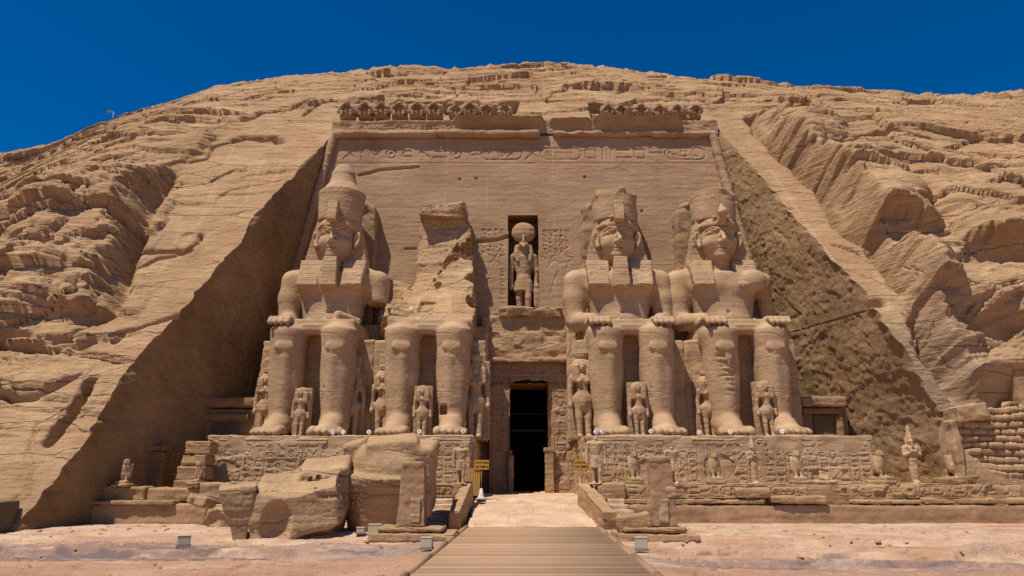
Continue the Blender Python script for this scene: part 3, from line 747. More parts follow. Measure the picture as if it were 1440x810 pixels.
def row(R, x0, x1, z0, h, rnd, sw=.05, gap=1.12):
    x = x0
    while x + h * .5 < x1:
        k = rnd.choice(GKEYS)
        if rnd.random() < .16 and x + 3 * h < x1:
            w = 2.6 * h; r = h * .42
            p = arc(x + w - r, z0 + h / 2, r, r, -90, 90, 8) + arc(x + r, z0 + h / 2, r, r, 90, 270, 8); R.line(p + [p[0]], sw)
            for i in range(3): glyph(R, rnd.choice(GKEYS), x + r * .6 + i * h * .68, z0 + h * .2, h * .55, h * .6, sw * .85)
            x += w + .15 * h; continue
        if k in ('water', 'bar', 'snake', 'arm', 'eye', 'basket', 'loaf', 'comb') and rnd.random() < .7:
            glyph(R, k, x, z0 + h * .52, h * .95, h * .45, sw); glyph(R, rnd.choice(['bar', 'water', 'loaf', 'eye', 'basket', 'snake']), x, z0, h * .95, h * .45, sw); x += h * gap
        elif k in ('reed', 'staff', 'ankh', 'djed'):
            glyph(R, k, x, z0, h * .5, h, sw); x += h * .6
        else:
            glyph(R, k, x, z0, h * .95, h, sw); x += h * gap

def panel(name, parent, origin, u, v, w, h, res, R, dep, mat, seed=1, rough=.03, keep=None, chip=0.0, sharp=None):
    """rectangular dressed stone face with sunk carving; u along the width, v up; normal = u x v"""
    nu, nv = int(w / res) + 1, int(h / res) + 1
    a = np.linspace(0, w, nu)[None, :].repeat(nv, 0); b = np.linspace(0, h, nv)[:, None].repeat(nu, 1)
    u = np.array(u, float); v = np.array(v, float); n = np.cross(u, v); n /= np.linalg.norm(n)
    d = -dep * R.sample(a, b) if R is not None else np.zeros(a.shape)
    d = d + rough * f2(a * .9, b * 1.3, 3, seed) + rough * .5 * f2(a * 3.5, b * 6, 2, seed + 3) + .02 * n2(a * .3, b * 5, seed + 5)
    if chip:
        q = f2(a * .55 + seed, b * .7, 4, seed + 7); d = d - chip * sst(.10, .2, q) * (1 + .6 * f2(a * 2, b * 2, 3, seed + 8))
        e = np.minimum(np.minimum(a, w - a), h - b); d = d - chip * .8 * sst(.25, .0, e + .12 * f2(a * 1.5, b * 1.5, 3, seed + 9))
    V = (np.array(origin, float) + a[..., None] * u + b[..., None] * v + d[..., None] * n).reshape(-1, 3)
    Q = gridfaces(nv, nu)
    if keep is not None:
        m = keep(a, b).ravel(); Q = Q[m[Q].all(1)]
    return link(name, mkmesh(name, V, Q, mat, True), parent)
def sbox(name, parent, lo, hi, mat, res=.1, rnd=.06, seed=1, amp=.04, chip=.06, chips=1.1, rot=None, strata=.02, shape=None):
    """weathered block of stone"""
    lo = np.array(lo, float); hi = np.array(hi, float); c = (lo + hi) / 2; h = (hi - lo) / 2
    m = np.full(3, .25 + chip)
    s = Sculpt(lo - m, hi + m, res); s.box(c, h, rnd, 0)
    if shape: shape(s)
    V, Q = s.mesh(); V = weather(V, Q, amp, 1.1, seed, strata, .012, chip, chips)
    if rot is not None:
        a, pv = rot; R = _rot(a); V = (V - np.array(pv)) @ R.T + np.array(pv)
    return link(name, mkmesh(name, V, Q, mat, True, sharp=50), parent)
# ------------------------------------------------------------------ temple front
AX = 1.05
def fy(z): return .104 * z
FAC = empty("temple_facade", (AX, 0, 1.2), "huge carved sandstone temple front cut into the cliff with dark doorway and niche", "temple front")
def fp(o):            # parent keeping world coordinates
    o.parent = FAC; o.location = (-AX, 0, -1.2); return o
NI = (-.30, 2.0, 13.6, 21.6)                            # niche x0 x1 z0 z1
def build_facade():
    rnd = random.Random(5)
    R = Relief(-20, 22, 0, 29, .04)
    # great inscription under the moulding
    zt, zb = 27.9, 26.35
    R.line([(-14.5, zb - .12), (16.5, zb - .12)], .05, .8)
    row(R, -13.6, 16.0, zb + .10, 1.25, rnd, .06, 1.04)
    # small columns of text over the two offering kings
    columns(R, -2.35, -.55, 18.4, 20.5, .42, rnd, .035, 0, False); columns(R, 2.3, 4.4, 18.3, 20.4, .42, rnd, .035, 0, False)
    columns(R, -.95, -.5, 14.3, 17.2, .42, rnd, .03, 0, False)
    def fig(pts, w=.05, dep=.75):                       # traced outlines of the offering kings (photo pixels on the wall)
        for line in pts:
            P = []
            for px, py in line:
                y = 1.8
                for _ in range(3):
                    p = at(px, py, y); y = fy(p[2])
                P.append((p[0], p[2]))
            R.line(P, w, dep)
    k = lambda L: [(640 + a / 7.2, 280 + b / 7.2) for a, b in L]
    fig([k([(225, 465), (240, 430), (275, 425), (310, 432), (370, 520), (345, 520), (300, 510), (245, 468), (225, 465)]), k([(275, 470), (330, 525), (310, 535), (345, 570), (395, 580), (420, 570), (445, 530), (450, 510)]),
         k([(300, 535), (290, 555), (225, 580), (207, 600), (215, 625), (300, 640), (350, 645), (420, 585)]), k([(385, 610), (470, 668), (450, 630), (460, 570), (510, 565)]),
         k([(255, 635), (275, 700), (262, 800), (275, 900), (300, 1000)]), k([(350, 650), (340, 710), (370, 790), (390, 880), (400, 1000)]), k([(240, 800), (300, 830), (360, 800)])])
    fig([k([(1035, 520), (1070, 450), (1100, 420), (1140, 425), (1150, 460), (1125, 500), (1080, 520)]), k([(1150, 460), (1165, 465), (1140, 490)]), k([(1080, 520), (1060, 560), (1040, 575), (985, 570), (1000, 600), (1060, 655), (1150, 630), (1195, 615), (1195, 595), (1110, 575), (1100, 540)]),
         k([(985, 575), (965, 635), (930, 660), (920, 600), (875, 580)]), k([(1005, 610), (935, 690)]), k([(1050, 660), (1055, 720), (1010, 800)]), k([(1150, 640), (1130, 700)]), k([(1010, 800), (980, 900), (960, 980)])])
    # wall cracks and ledges left by lost stone
    for L, w, dp in (([(505, 246), (520, 243), (532, 239), (560, 237), (588, 235)], .13, 3.0), ([(722, 330), (700, 337), (660, 341)], .18, 3.0), ([(690, 447), (700, 444), (790, 445)], .10, 1.6),
                     ([(590, 296), (640, 300)], .05, .6), ([(505, 291), (590, 293)], .03, .5), ([(570, 350), (585, 350)], .1, 1.5), ([(450, 380), (470, 384)], .1, 1.2)):
        fig([L], w, dp)
    for px, py in ((646, 252), (669, 251), (822, 249), (902, 297)):
        fig([[(px, py), (px + 1, py)]], .12, 2.5)
    nc, nr = 600, 400
    z = np.linspace(.6, 28.75, nr)[:, None].repeat(nc, 1); t = np.linspace(0, 1, nc)[None, :]
    xl = -18.5 + 4.0 * z / 28.8; xr = 20.6 - 4.2 * z / 28.8
    x = xl + (xr - xl) * t
    d = -.075 * R.sample(x, z) + .05 * f2(x * .35, z * .5, 4, 701) + .014 * f2(x * 1.2, z * 4.5, 4, 702) + .008 * n2(x * .3, z * 4, 703)
    w1, w2, wh = worley((x * .22).ravel(), (z * .5).ravel(), 704); d = d + .05 * (wh.reshape(x.shape) - .5) * sst(-.1, .3, f2(x * .1, z * .1, 2, 705))
    V = np.stack([x, fy(z) - d, z], -1).reshape(-1, 3)
    Q = gridfaces(nr, nc)
    xc = x.ravel()[Q].mean(1); zc = z.ravel()[Q].mean(1)
    hole = (xc > NI[0]) & (xc < NI[1]) & (zc > NI[2]) & (zc < NI[3])
    hole |= (xc > -.2) & (xc < 2.5) & (zc < 8.6)
    nzr = sst(0, 1, 0)
    joint = np.zeros(x.size, np.float32); xf, zf = x.ravel(), z.ravel()
    for xx in (-5.2, -1.9, 3.2, 7.9): joint = np.maximum(joint, np.exp(-((xf - xx - .05 * np.sin(zf)) / .05) ** 2) * (n2(zf * .7, zf * 0 + xx, 71) > -.1))
    for zz_ in (22.6, 17.6, 24.9): joint = np.maximum(joint, np.exp(-((zf - zz_ - .06 * np.sin(xf * .6)) / .06) ** 2) * (n2(xf * .35, xf * 0 + zz_, 72) > -.05))
    fp(link("wall", mkmesh("facade_wall", V, Q[~hole], M['facade'], True, {"joint": joint})))
    # niche recess
    def recess(name, x0, x1, z0, z1, y0, y1, mat, floor=True):
        P = []; F = []
        def quad(a, b, c, e):
            i = len(P); P.extend([a, b, c, e]); F.append([i, i + 1, i + 2, i + 3])
        quad((x0, y1, z0), (x1, y1, z0), (x1, y1, z1), (x0, y1, z1))
        quad((x0, y0(z0), z0), (x0, y1, z0), (x0, y1, z1), (x0, y0(z1), z1))
        quad((x1, y1, z0), (x1, y0(z0), z0), (x1, y0(z1), z1), (x1, y1, z1))
        quad((x0, y0(z1), z1), (x0, y1, z1), (x1, y1, z1), (x1, y0(z1), z1))
        if floor: quad((x0, y0(z0), z0), (x1, y0(z0), z0), (x1, y1, z0), (x0, y1, z0))
        return fp(link(name, mkmesh(name, np.array(P), np.array(F), mat, False)))
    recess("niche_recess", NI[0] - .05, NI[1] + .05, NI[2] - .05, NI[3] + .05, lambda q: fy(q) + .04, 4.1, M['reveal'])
    # horizontal round moulding, broken into lengths, and the hollow cornice above it
    def tube(name, pts, r, seed, mat, amp=.05, chip=.10):
        P = np.array(pts, float); s = Sculpt(P.min(0) - r - .4, P.max(0) + r + .4, .10)
        for a, b in zip(P[:-1], P[1:]): s.cap(a, b, r, r, .05)
        v, q = s.mesh(); v = weather(v, q, amp, .8, seed, .03, .02, chip, .9)
        return fp(link(name, mkmesh(name, v, q, mat, True, sharp=60)))
    tube("round_moulding", [(-14.2, 2.75, 28.75), (-6.35, 2.75, 28.75)], .36, 11, M['facade'])
    tube("round_moulding", [(-5.7, 2.72, 28.8), (1.9, 2.72, 28.75)], .40, 12, M['facade'])
    tube("round_moulding", [(3.6, 2.8, 28.85), (9.0, 2.8, 28.8)], .33, 13, M['facade'], .12, .3)
    tube("round_moulding", [(9.3, 2.8, 28.8), (16.0, 2.8, 28.75)], .33, 14, M['facade'], .12, .26)
    tube("corner_moulding", [(-14.35, 2.8, 28.7), (-15.9, 1.72, 18.0), (-18.1, .25, 3.5)], .34, 15, M['facade'], .04, .05)
    tube("corner_moulding", [(16.15, 2.8, 28.7), (17.65, 1.72, 18.0), (20.2, .25, 3.0)], .38, 16, M['facade'], .06, .08)
    nc, nr = 420, 46
    tx = np.linspace(-14.6, 16.7, nc)[None, :].repeat(nr, 0); u = np.linspace(0, 1, nr)[:, None].repeat(nc, 1)
    lip = np.maximum(sst(-4.9, -4.3, tx) * (1 - sst(2.3, 2.7, tx)), sst(6.3, 7.0, tx) * (1 - sst(13.2, 13.9, tx)))
    lip = np.maximum(lip, .5 * sst(2.9, 3.3, tx) * (1 - sst(6, 6.6, tx)))
    lip = np.clip(.14 + .86 * lip + .16 * f2(tx * .8, tx * 0, 3, 721), .05, 1.05)
    # profile: wall line up to the lip, then back over the top to the cliff
    up = np.clip(u / .6, 0, 1); bk = np.clip((u - .6) / .4, 0, 1)
    zz_ = 28.95 + 1.15 * up + .35 * bk + .10 * f2(tx * .5, u, 3, 722) * (u > .3)
    yy = 2.95 + .12 * up - 1.0 * lip * up ** 2.0 + (bk ** .8) * (1.0 * lip + 1.9)
    R2 = Relief(-15, 17, 28.9, 30.2, .04); columns(R2, -12.5, 14.5, 29.0, 29.95, .5, random.Random(9), .05, 4)
    dd = -.05 * R2.sample(tx, zz_) * (u < .55) + .06 * f2(tx * 1.2, u * 4, 3, 723) + .03 * f2(tx * 5, u * 12, 2, 724)
    V = np.stack([tx, yy - dd, zz_], -1).reshape(-1, 3)
    fp(link("cornice", mkmesh("cornice", V, gridfaces(nr, nc), M['facade'], True)))
    # portal in front of the wall, between the middle statues
    R3 = Relief(0, 5.6, 0, 9, .03); rnd = random.Random(21)
    columns(R3, 4.35, 5.15, 1.9, 7.6, .8, rnd, .055, 0); cartouche(R3, 4.4, 2.2, .7, 1.7, rnd, .05)
    columns(R3, .45, 1.1, 3.2, 7.4, .65, rnd, .05, 0); row(R3, 1.2, 5.2, 7.9, .62, rnd, .045)
    R3.line([(4.2, .25), (5.35, .25), (5.35, .75), (4.8, 1.35), (4.2, .9), (4.2, .25)], .05)
    R3.line([(.2, 7.7), (5.5, 7.7)], .04); R3.line([(4.2, .1), (4.2, 7.7)], .035); R3.line([(1.2, .1), (1.2, 7.7)], .035)
    ox, ow, oh = -1.5, 5.6, 8.7
    def keep(a, b):
        x_ = a + ox; z_ = b + 1.1
        top = 8.62 + .35 * f2(x_ * .9, x_ * 0, 3, 731) - .25 * abs(x_ - 1.2)
        wd = np.where(z_ < 3.9, .32, 0)
        return ~((x_ > -.15 + wd * .6) & (x_ < 2.47 - wd) & (z_ < top))
    o = panel("door_frame", None, (ox, -.62, 1.1), (1, 0, 0), (0, .03, 1), ow, oh, .035, R3, .06, M['facade'], 33, .03, keep, .06); fp(o)
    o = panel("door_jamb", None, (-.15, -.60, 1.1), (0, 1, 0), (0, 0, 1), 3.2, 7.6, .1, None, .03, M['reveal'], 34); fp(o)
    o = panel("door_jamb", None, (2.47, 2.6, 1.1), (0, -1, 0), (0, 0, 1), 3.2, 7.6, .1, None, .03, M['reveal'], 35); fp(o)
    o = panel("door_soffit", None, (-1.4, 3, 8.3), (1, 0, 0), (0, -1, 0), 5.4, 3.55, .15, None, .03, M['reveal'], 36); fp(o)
    # the passage behind it, unlit
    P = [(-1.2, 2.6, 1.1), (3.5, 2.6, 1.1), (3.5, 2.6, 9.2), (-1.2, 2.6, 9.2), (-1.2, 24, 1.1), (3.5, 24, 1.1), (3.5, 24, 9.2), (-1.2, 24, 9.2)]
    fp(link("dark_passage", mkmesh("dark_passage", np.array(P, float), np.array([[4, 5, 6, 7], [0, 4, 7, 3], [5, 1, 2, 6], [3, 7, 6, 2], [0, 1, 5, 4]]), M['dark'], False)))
    for z_, h in ((5.2, .09), (6.35, .05)):
        fp(sbox("door_beam", None, (-.14, 1.2, z_), (2.46, 1.5, z_ + h * 2), M['beam'], .06, .02, 3, .01, 0))
    fp(sbox("door_post", None, (2.15, -1.02, 1.15), (2.75, -.60, 3.75), M['terrace'], .06, .04, 41, .03, .04))
    fp(sbox("door_post", None, (2.08, -1.08, 3.72), (2.84, -.58, 4.05), M['terrace'], .06, .05, 42, .03, .04))
    fp(sbox("door_post", None, (-.25, -.98, 1.15), (.12, -.60, 3.55), M['terrace'], .06, .04, 43, .03, .04))
    # ledge over the portal, broken rock up to the niche, rock shelf under the niche
    fp(sbox("portal_ledge", None, (-1.7, -.95, 9.72), (4.3, .6, 10.05), M['facade'], .07, .05, 44, .05, .12, 1.5))
    fp(sbox("broken_masonry", None, (-2.2, .25, 9.9), (4.4, 1.9, 12.2), M['rock'], .09, .1, 45, .14, .22, .8))
    fp(sbox("broken_masonry", None, (-2.2, .62, 12.0), (4.4, 2.0, 13.35), M['rock'], .09, .1, 46, .10, .16, .6))
    fp(sbox("niche_shelf", None, (-1.0, .25, 13.1), (3.6, 2.4, 13.85), M['rock'], .08, .12, 47, .12, .2, .9, rot=((R_(8), 0, 0), (0, 0, 13.4))))
build_facade()

# ------------------------------------------------------------------ pedestals, platform, terraces, ramp, court
def ground_z(x, y):
    sl_ = .012 * np.maximum(0, x - 8) * 0
    q = f2(x * .10 + 3, y * .42, 4, 901)
    st = np.floor(q * 7) / 7 + sst(.75, 1.0, q * 7 - np.floor(q * 7)) / 7
    near = sst(-13, -17, y)
    q2 = f2(x * .33 + 9, y * 1.1, 4, 906); st2 = np.floor(q2 * 6) / 6 + sst(.8, 1.0, q2 * 6 - np.floor(q2 * 6)) / 6
    z = (.17 * (.7 * st + .3 * q)) * near + .07 * st2 * (.35 + .65 * near) + facets(x.ravel(), y.ravel(), 2.4, 1.0, .035, .03, 931, .03, .04).reshape(x.shape) * sst(-15, -18, y) + facets(x.ravel(), y.ravel(), 1.5, .45, .03, .02, 935, .05, .05).reshape(x.shape) * sst(-19, -21, y) * sst(-.1, .25, f2(x * .25, y * .5, 3, 936)) + .03 * f2(x * .9, y * 1.8, 3, 902) + .030 * f2(x * 3.0, y * 5, 4, 903, .68)
    ts = (y + .9 * f2(x * .16, y * .3, 3, 907)) / 2.3; fs = ts - np.floor(ts); am = .06 + .22 * hsh(np.floor(ts), np.floor(x / 7 + .6 * n2(x * .2, y * .2, 908)), ts * 0, 909)
    z = z - am * (fs - sst(.93, 1.0, fs)) * sst(-17.5, -20, y)
    z = z - .16 * sst(.15, -.15, y + 23.6 + .02 * x + .5 * f2(x * .35, x * 0, 3, 904)) * sst(3, 7, x)        # slab edge, right
    z = z - .12 * sst(.2, -.2, y + 22.5 - .06 * x + .7 * f2(x * .3, x * 0, 3, 905)) * sst(1, -4, x)
    walk = sst(1.2, .1, np.maximum(-2.6 - x, x - 3.9))
    return z * (1 - walk) - .05 * walk
def build_ground():
    xs = np.concatenate([-np.geomspace(3000, 34, 40)[:-1], np.linspace(-34, 36, 760), np.geomspace(36, 3000, 40)[1:]])
    ys = np.concatenate([-np.geomspace(3000, 50, 30)[:-1], np.linspace(-50, -32, 40)[:-1], np.linspace(-32, -9.5, 330), np.linspace(-9, 4, 20)[1:], np.geomspace(5, 3000, 30)])
    X, Y = np.meshgrid(xs.astype(np.float32), ys.astype(np.float32))
    Z = ground_z(X, Y) * (abs(X) < 300) * (abs(Y) < 300)
    V = np.stack([X, Y, Z], -1).reshape(-1, 3); x, y = V[:, 0], V[:, 1]
    def band(y0, y1, w, sx=1): return sst(y0 - w, y0 + w, y) * (1 - sst(y1 - w, y1 + w, y))
    wob = 1.3 * f2(x * .22, y * .5, 4, 911); fine = f2(x * .8, y * 3.2, 6, 912, .72)
    yy = y + wob
    pr = sst(.24, .44, .58 * sst(3, 6, x) * band_(yy + .10 * x, -26.2, -23.2, .5) + .8 * fine)
    pl = sst(.26, .44, .52 * sst(2, -3, x) * band_(yy - .02 * x, -24.6, -20.2, .6) + .8 * fine)
    crack = sst(.22, .38, f2(x * .7, y * 3.4, 5, 913, .65) + .25 * band_(yy, -24.0, -22.2, .5) * (x < 0)) * sst(-20.5, -22, y) * .9
    pale = sst(.05, .4, .6 * fine + .4 * f2(x * .3, y * .6, 3, 914) + .25 * sst(-21, -18, y))
    red = sst(.05, .45, f2(x * .25 + 9, y * .6, 4, 915) - .1 + .55 * sst(-23.8, -25.5, y) * sst(2, -2, x) + .4 * sst(-26.5, -28, y))
    purple = np.maximum(pr, pl)
    me = mkmesh("ground", V, gridfaces(len(ys), len(xs)), M['ground'], True, {"purple": purple, "crack": np.clip(crack, 0, 1), "pale": pale, "red": red})
    struct("ground", me)
def band_(v, a, b, w): return sst(a - w, a + w, v) * (1 - sst(b - w, b + w, v))
build_ground()
def build_gravel():
    rng = np.random.default_rng(3); n = 5200
    x = rng.uniform(-26, 28, n); y = -13.5 - rng.power(.8, n) * 18
    keep = ~((x > -3.0) & (x < 4.6)); x, y = x[keep], y[keep]
    cl = n2(x * .35, y * .6, 950) + rng.uniform(-.6, .6, len(x)) > .05; x, y = x[cl], y[cl]
    s = .018 + .085 * rng.power(.35, len(x)) ** 2.2
    z = ground_z(x.astype(np.float32), y.astype(np.float32))
    B = np.array([(-1, -1, -.5), (1, -1, -.5), (1, 1, -.5), (-1, 1, -.5), (-.6, -.7, .6), (.7, -.5, .7), (.5, .7, .5), (-.7, .6, .75)], float)
    F = np.array([(0, 1, 5, 4), (1, 2, 6, 5), (2, 3, 7, 6), (3, 0, 4, 7), (4, 5, 6, 7)])
    a = rng.uniform(0, 6.3, len(x)); P = B[None] * rng.uniform(.6, 1.3, (len(x), 8, 3)) * (s[:, None, None] * np.array([1.2, .9, .6]))
    V = np.stack([P[..., 0] * np.cos(a)[:, None] - P[..., 1] * np.sin(a)[:, None] + x[:, None], P[..., 0] * np.sin(a)[:, None] + P[..., 1] * np.cos(a)[:, None] + y[:, None], P[..., 2] + z[:, None] + .2 * s[:, None]], -1)
    Q = (F[None] + 8 * np.arange(len(x))[:, None, None]).reshape(-1, 4)
    o = link("gravel", mkmesh("gravel", V.reshape(-1, 3), Q, M['terrace'], False)); o["kind"] = "stuff"
build_gravel()

def wk(y): return .0275 * (y + 29.7)
def build_walkway():
    n = 230; V = []; F = []; at_ = []
    rnd = random.Random(4)
    ys = np.arange(-49, -14.65, .12)
    for y in ys:
        x0, x1 = -2.45 + wk(y), 3.32 + wk(y) * 1.2; z0, z1 = -.05, .055 + rnd.uniform(-.007, .007)
        a = rnd.uniform(-.32, .38) - (.25 if rnd.random() < .12 else 0)
        i = len(V); g = .112
        V += [(x0, y, z0), (x1, y, z0), (x1, y + g, z0), (x0, y + g, z0), (x0, y, z1), (x1, y, z1), (x1, y + g, z1), (x0, y + g, z1)]; at_ += [a] * 8
        F += [(i, i + 1, i + 5, i + 4), (i + 1, i + 2, i + 6, i + 5), (i + 2, i + 3, i + 7, i + 6), (i + 3, i, i + 4, i + 7), (i + 4, i + 5, i + 6, i + 7)]
    for s_ in (0, 1):
        for k in range(9):
            ya, yb = -49 + k * 3.83, -49 + (k + 1) * 3.83 - .03; i = len(V)
            xa = (-2.50 + wk(ya)) if s_ == 0 else (3.30 + wk(ya) * 1.2); xb = (-2.50 + wk(yb)) if s_ == 0 else (3.30 + wk(yb) * 1.2); w = .12; a = rnd.uniform(-.25, 0)
            V += [(xa, ya, -.05), (xa + w, ya, -.05), (xb + w, yb, -.05), (xb, yb, -.05), (xa, ya, .13), (xa + w, ya, .13), (xb + w, yb, .13), (xb, yb, .13)]; at_ += [a] * 8
            F += [(i, i + 1, i + 5, i + 4), (i + 1, i + 2, i + 6, i + 5), (i + 2, i + 3, i + 7, i + 6), (i + 3, i, i + 4, i + 7), (i + 4, i + 5, i + 6, i + 7)]
    struct("walkway", mkmesh("walkway", np.array(V), np.array(F), M['wood'], False, {"plank": np.array(at_)}))
build_walkway()

def build_ramp():
    nx, ny = 190, 300
    ys = np.linspace(-14.75, 3.2, ny)[:, None].repeat(nx, 1); t = np.linspace(0, 1, nx)[None, :]
    x0 = -2.0 + 0 * ys; x1 = 4.4 + 0 * ys
    x = x0 + (x1 - x0) * t
    z = np.interp(ys, [-14.75, -8.5, -7.6, 4], [.055, 1.02, 1.14, 1.2])
    row_ = np.floor((ys + 14.75) / .95); st = hsh(row_, row_ * 0, row_ * 0, 5) - .5
    col_ = np.floor(x / 1.9 + 3 * hsh(row_, row_ * 0 + 2, row_ * 0, 6)); hh = hsh(row_, col_, row_ * 0, 7) - .5
    fr = (ys + 14.75) / .95 - row_; fx = x / 1.9 + 3 * hsh(row_, row_ * 0 + 2, row_ * 0, 6) - col_
    z = z + .05 * hh - .05 * (1 - sst(0, .06, np.minimum(fr, 1 - fr))) - .04 * (1 - sst(0, .03, np.minimum(fx, 1 - fx))) + .045 * f2(x * 1.2, ys * 1.6, 4, 921) - .05 * sst(.25, .4, f2(x * .9, ys * 3, 3, 922))
    V = np.stack([x, ys, z], -1).reshape(-1, 3)
    struct("ramp", mkmesh("ramp", V, gridfaces(ny, nx), M['ramp'], True))
build_ramp()
# ------------------------------------------------------------------ the four seated colossi
def body_sculpt(arm_r=True, arm_l='full', torso=True):
    s = Sculpt((-4.1, -8.9, -.15), (4.1, .9, 12.4), .088)
    for g in (-1, 1):
        kx = 1.56 * g
        s.col(kx, [.3, .9, 1.6, 2.6, 3.6, 4.4, 5.2, 6.5], [-5.40, -5.42, -5.42, -5.38, -5.34, -5.36, -5.46, -5.50], [.80, .80, .85, .97, 1.06, 1.07, 1.05, 1.06], [.84, .82, .86, .96, 1.04, 1.05, 1.05, 1.08], .25, 2.35)
        s.ell((kx, -5.5, 6.3), (1.06, 1.10, .58), .25)
        s.ell((kx * .97, -6.50, 5.35), (.60, .13, .34), .05)                    # kneecap
        s.cap((kx * .9, -6.36, 4.7), (kx * .92, -6.12, 1.6), .14, .10, .45)          # shin
        s.cap((kx * .60, -6.28, 4.1), (kx * .66, -6.0, 1.5), .035, .03, .06, True)     # carved line of the calf
        s.ell((kx * 1.42, -5.5, .85), (.22, .3, .25), .15); s.ell((kx * .55, -5.5, .95), (.2, .3, .25), .15)
        s.cap((kx, -5.45, 6.0), (kx * .98, -1.4, 6.15), 1.06, 1.15, .25)        # thigh
        # foot
        s.ell((kx, -5.25, .45), (.72, .8, .6), .2)
        s.chain([(kx, -5.5, .85), (kx * 1.02, -6.5, .55), (kx * 1.05, -7.4, .30)], [.70, .62, .42], .35)
        s.ell((kx * 1.06, -7.1, .22), (.92, .85, .38), .25)
        for i in range(5):
            tx = kx * 1.06 + (-.70 + .345 * i) * g * 1.0
            big = (i == 0)
            ln = [-8.32, -8.25, -8.15, -8.02, -7.86][i]
            s.chain([(tx, -7.2, .34), (tx + .03 * g * i, ln + .5, .30), (tx + .03 * g * i, ln + .2, .20)], [.20, .20, .19] if not big else [.27, .26, .25], .025)
    # seat plate and kilt
    s.box((0, -3.55, 6.72), (2.55, 2.35, .50), .22, .2)
    s.box((0, -5.78, 6.62), (.75, .22, .24), .05, .08)
    s.box((0, -4.35, 3.1), (.80, .30, 3.3), .05, .06)                            # stone left standing between the legs
    if torso:
        s.fru(0, -1.55, 6.9, 11.2, 1.75, 1.35, 2.45, 1.4, .4, rnd=.3, e=2.8)
        s.ell((0, -1.45, 10.2), (2.55, 1.45, 1.45), .4)
        s.cap((-2.1, -1.35, 11.15), (2.1, -1.35, 11.15), .62, .62, .4)
        s.ell((0, -2.35, 7.6), (1.45, .75, .8), .5)
        for g in (-1, 1):
            s.ell((1.08 * g, -2.55, 10.15), (1.1, .52, .70), .35)
            s.ell((1.15 * g, -3.06, 10.0), (.13, .10, .13), .06)
            s.box((2.55 * g, -1.45, 10.72), (.95, .80, .72), .55, .45, rot=(0, R_(14 * g), 0))
        s.ell((0, -3.0, 8.3), (.10, .2, .13), .08, True)
        s.box((0, -2.92, 7.35), (1.55, .35, .16), .1, .12)                        # belt
        s.cap((0, -1.35, 11.0), (0, -1.6, 12.6), 1.0, .95, .3)
    for g, mode in ((-1, 'full' if arm_r else 'none'), (1, arm_l)):
        if not torso: break
        if mode == 'none': continue
        if mode == 'stump':
            s.cap((2.95 * g, -1.5, 10.7), (3.0 * g, -1.6, 9.35), .82, .72, .2); continue
        if mode == 'thin':
            s.chain([(2.95 * g, -1.4, 10.7), (3.1 * g, -1.3, 9.0), (3.2 * g, -1.2, 7.2)], [.6, .5, .45], .2)
        else:
            s.chain([(2.92 * g, -1.45, 10.8), (3.02 * g, -1.6, 9.5), (2.98 * g, -1.8, 8.0)], [.80, .76, .66], .30)
            s.cap((2.98 * g, -1.7, 7.85), (2.15 * g, -4.5, 7.42), .66, .46, .2)
        s.box((1.95 * g, -5.15, 7.15), (.70, .95, .20), .16, .15)
        for i in range(4):
            fx = 1.95 * g + (-.52 + .345 * i) * g
            s.chain([(fx, -5.6, 7.22), (fx, -6.35, 7.08), (fx, -6.58, 6.82)], [.19, .18, .16], .04)
        s.chain([(1.95 * g - .72 * g, -4.9, 7.15), (1.95 * g - .84 * g, -5.6, 7.05)], [.2, .16], .06)
    s.cut(2, 0.0, False)
    return s
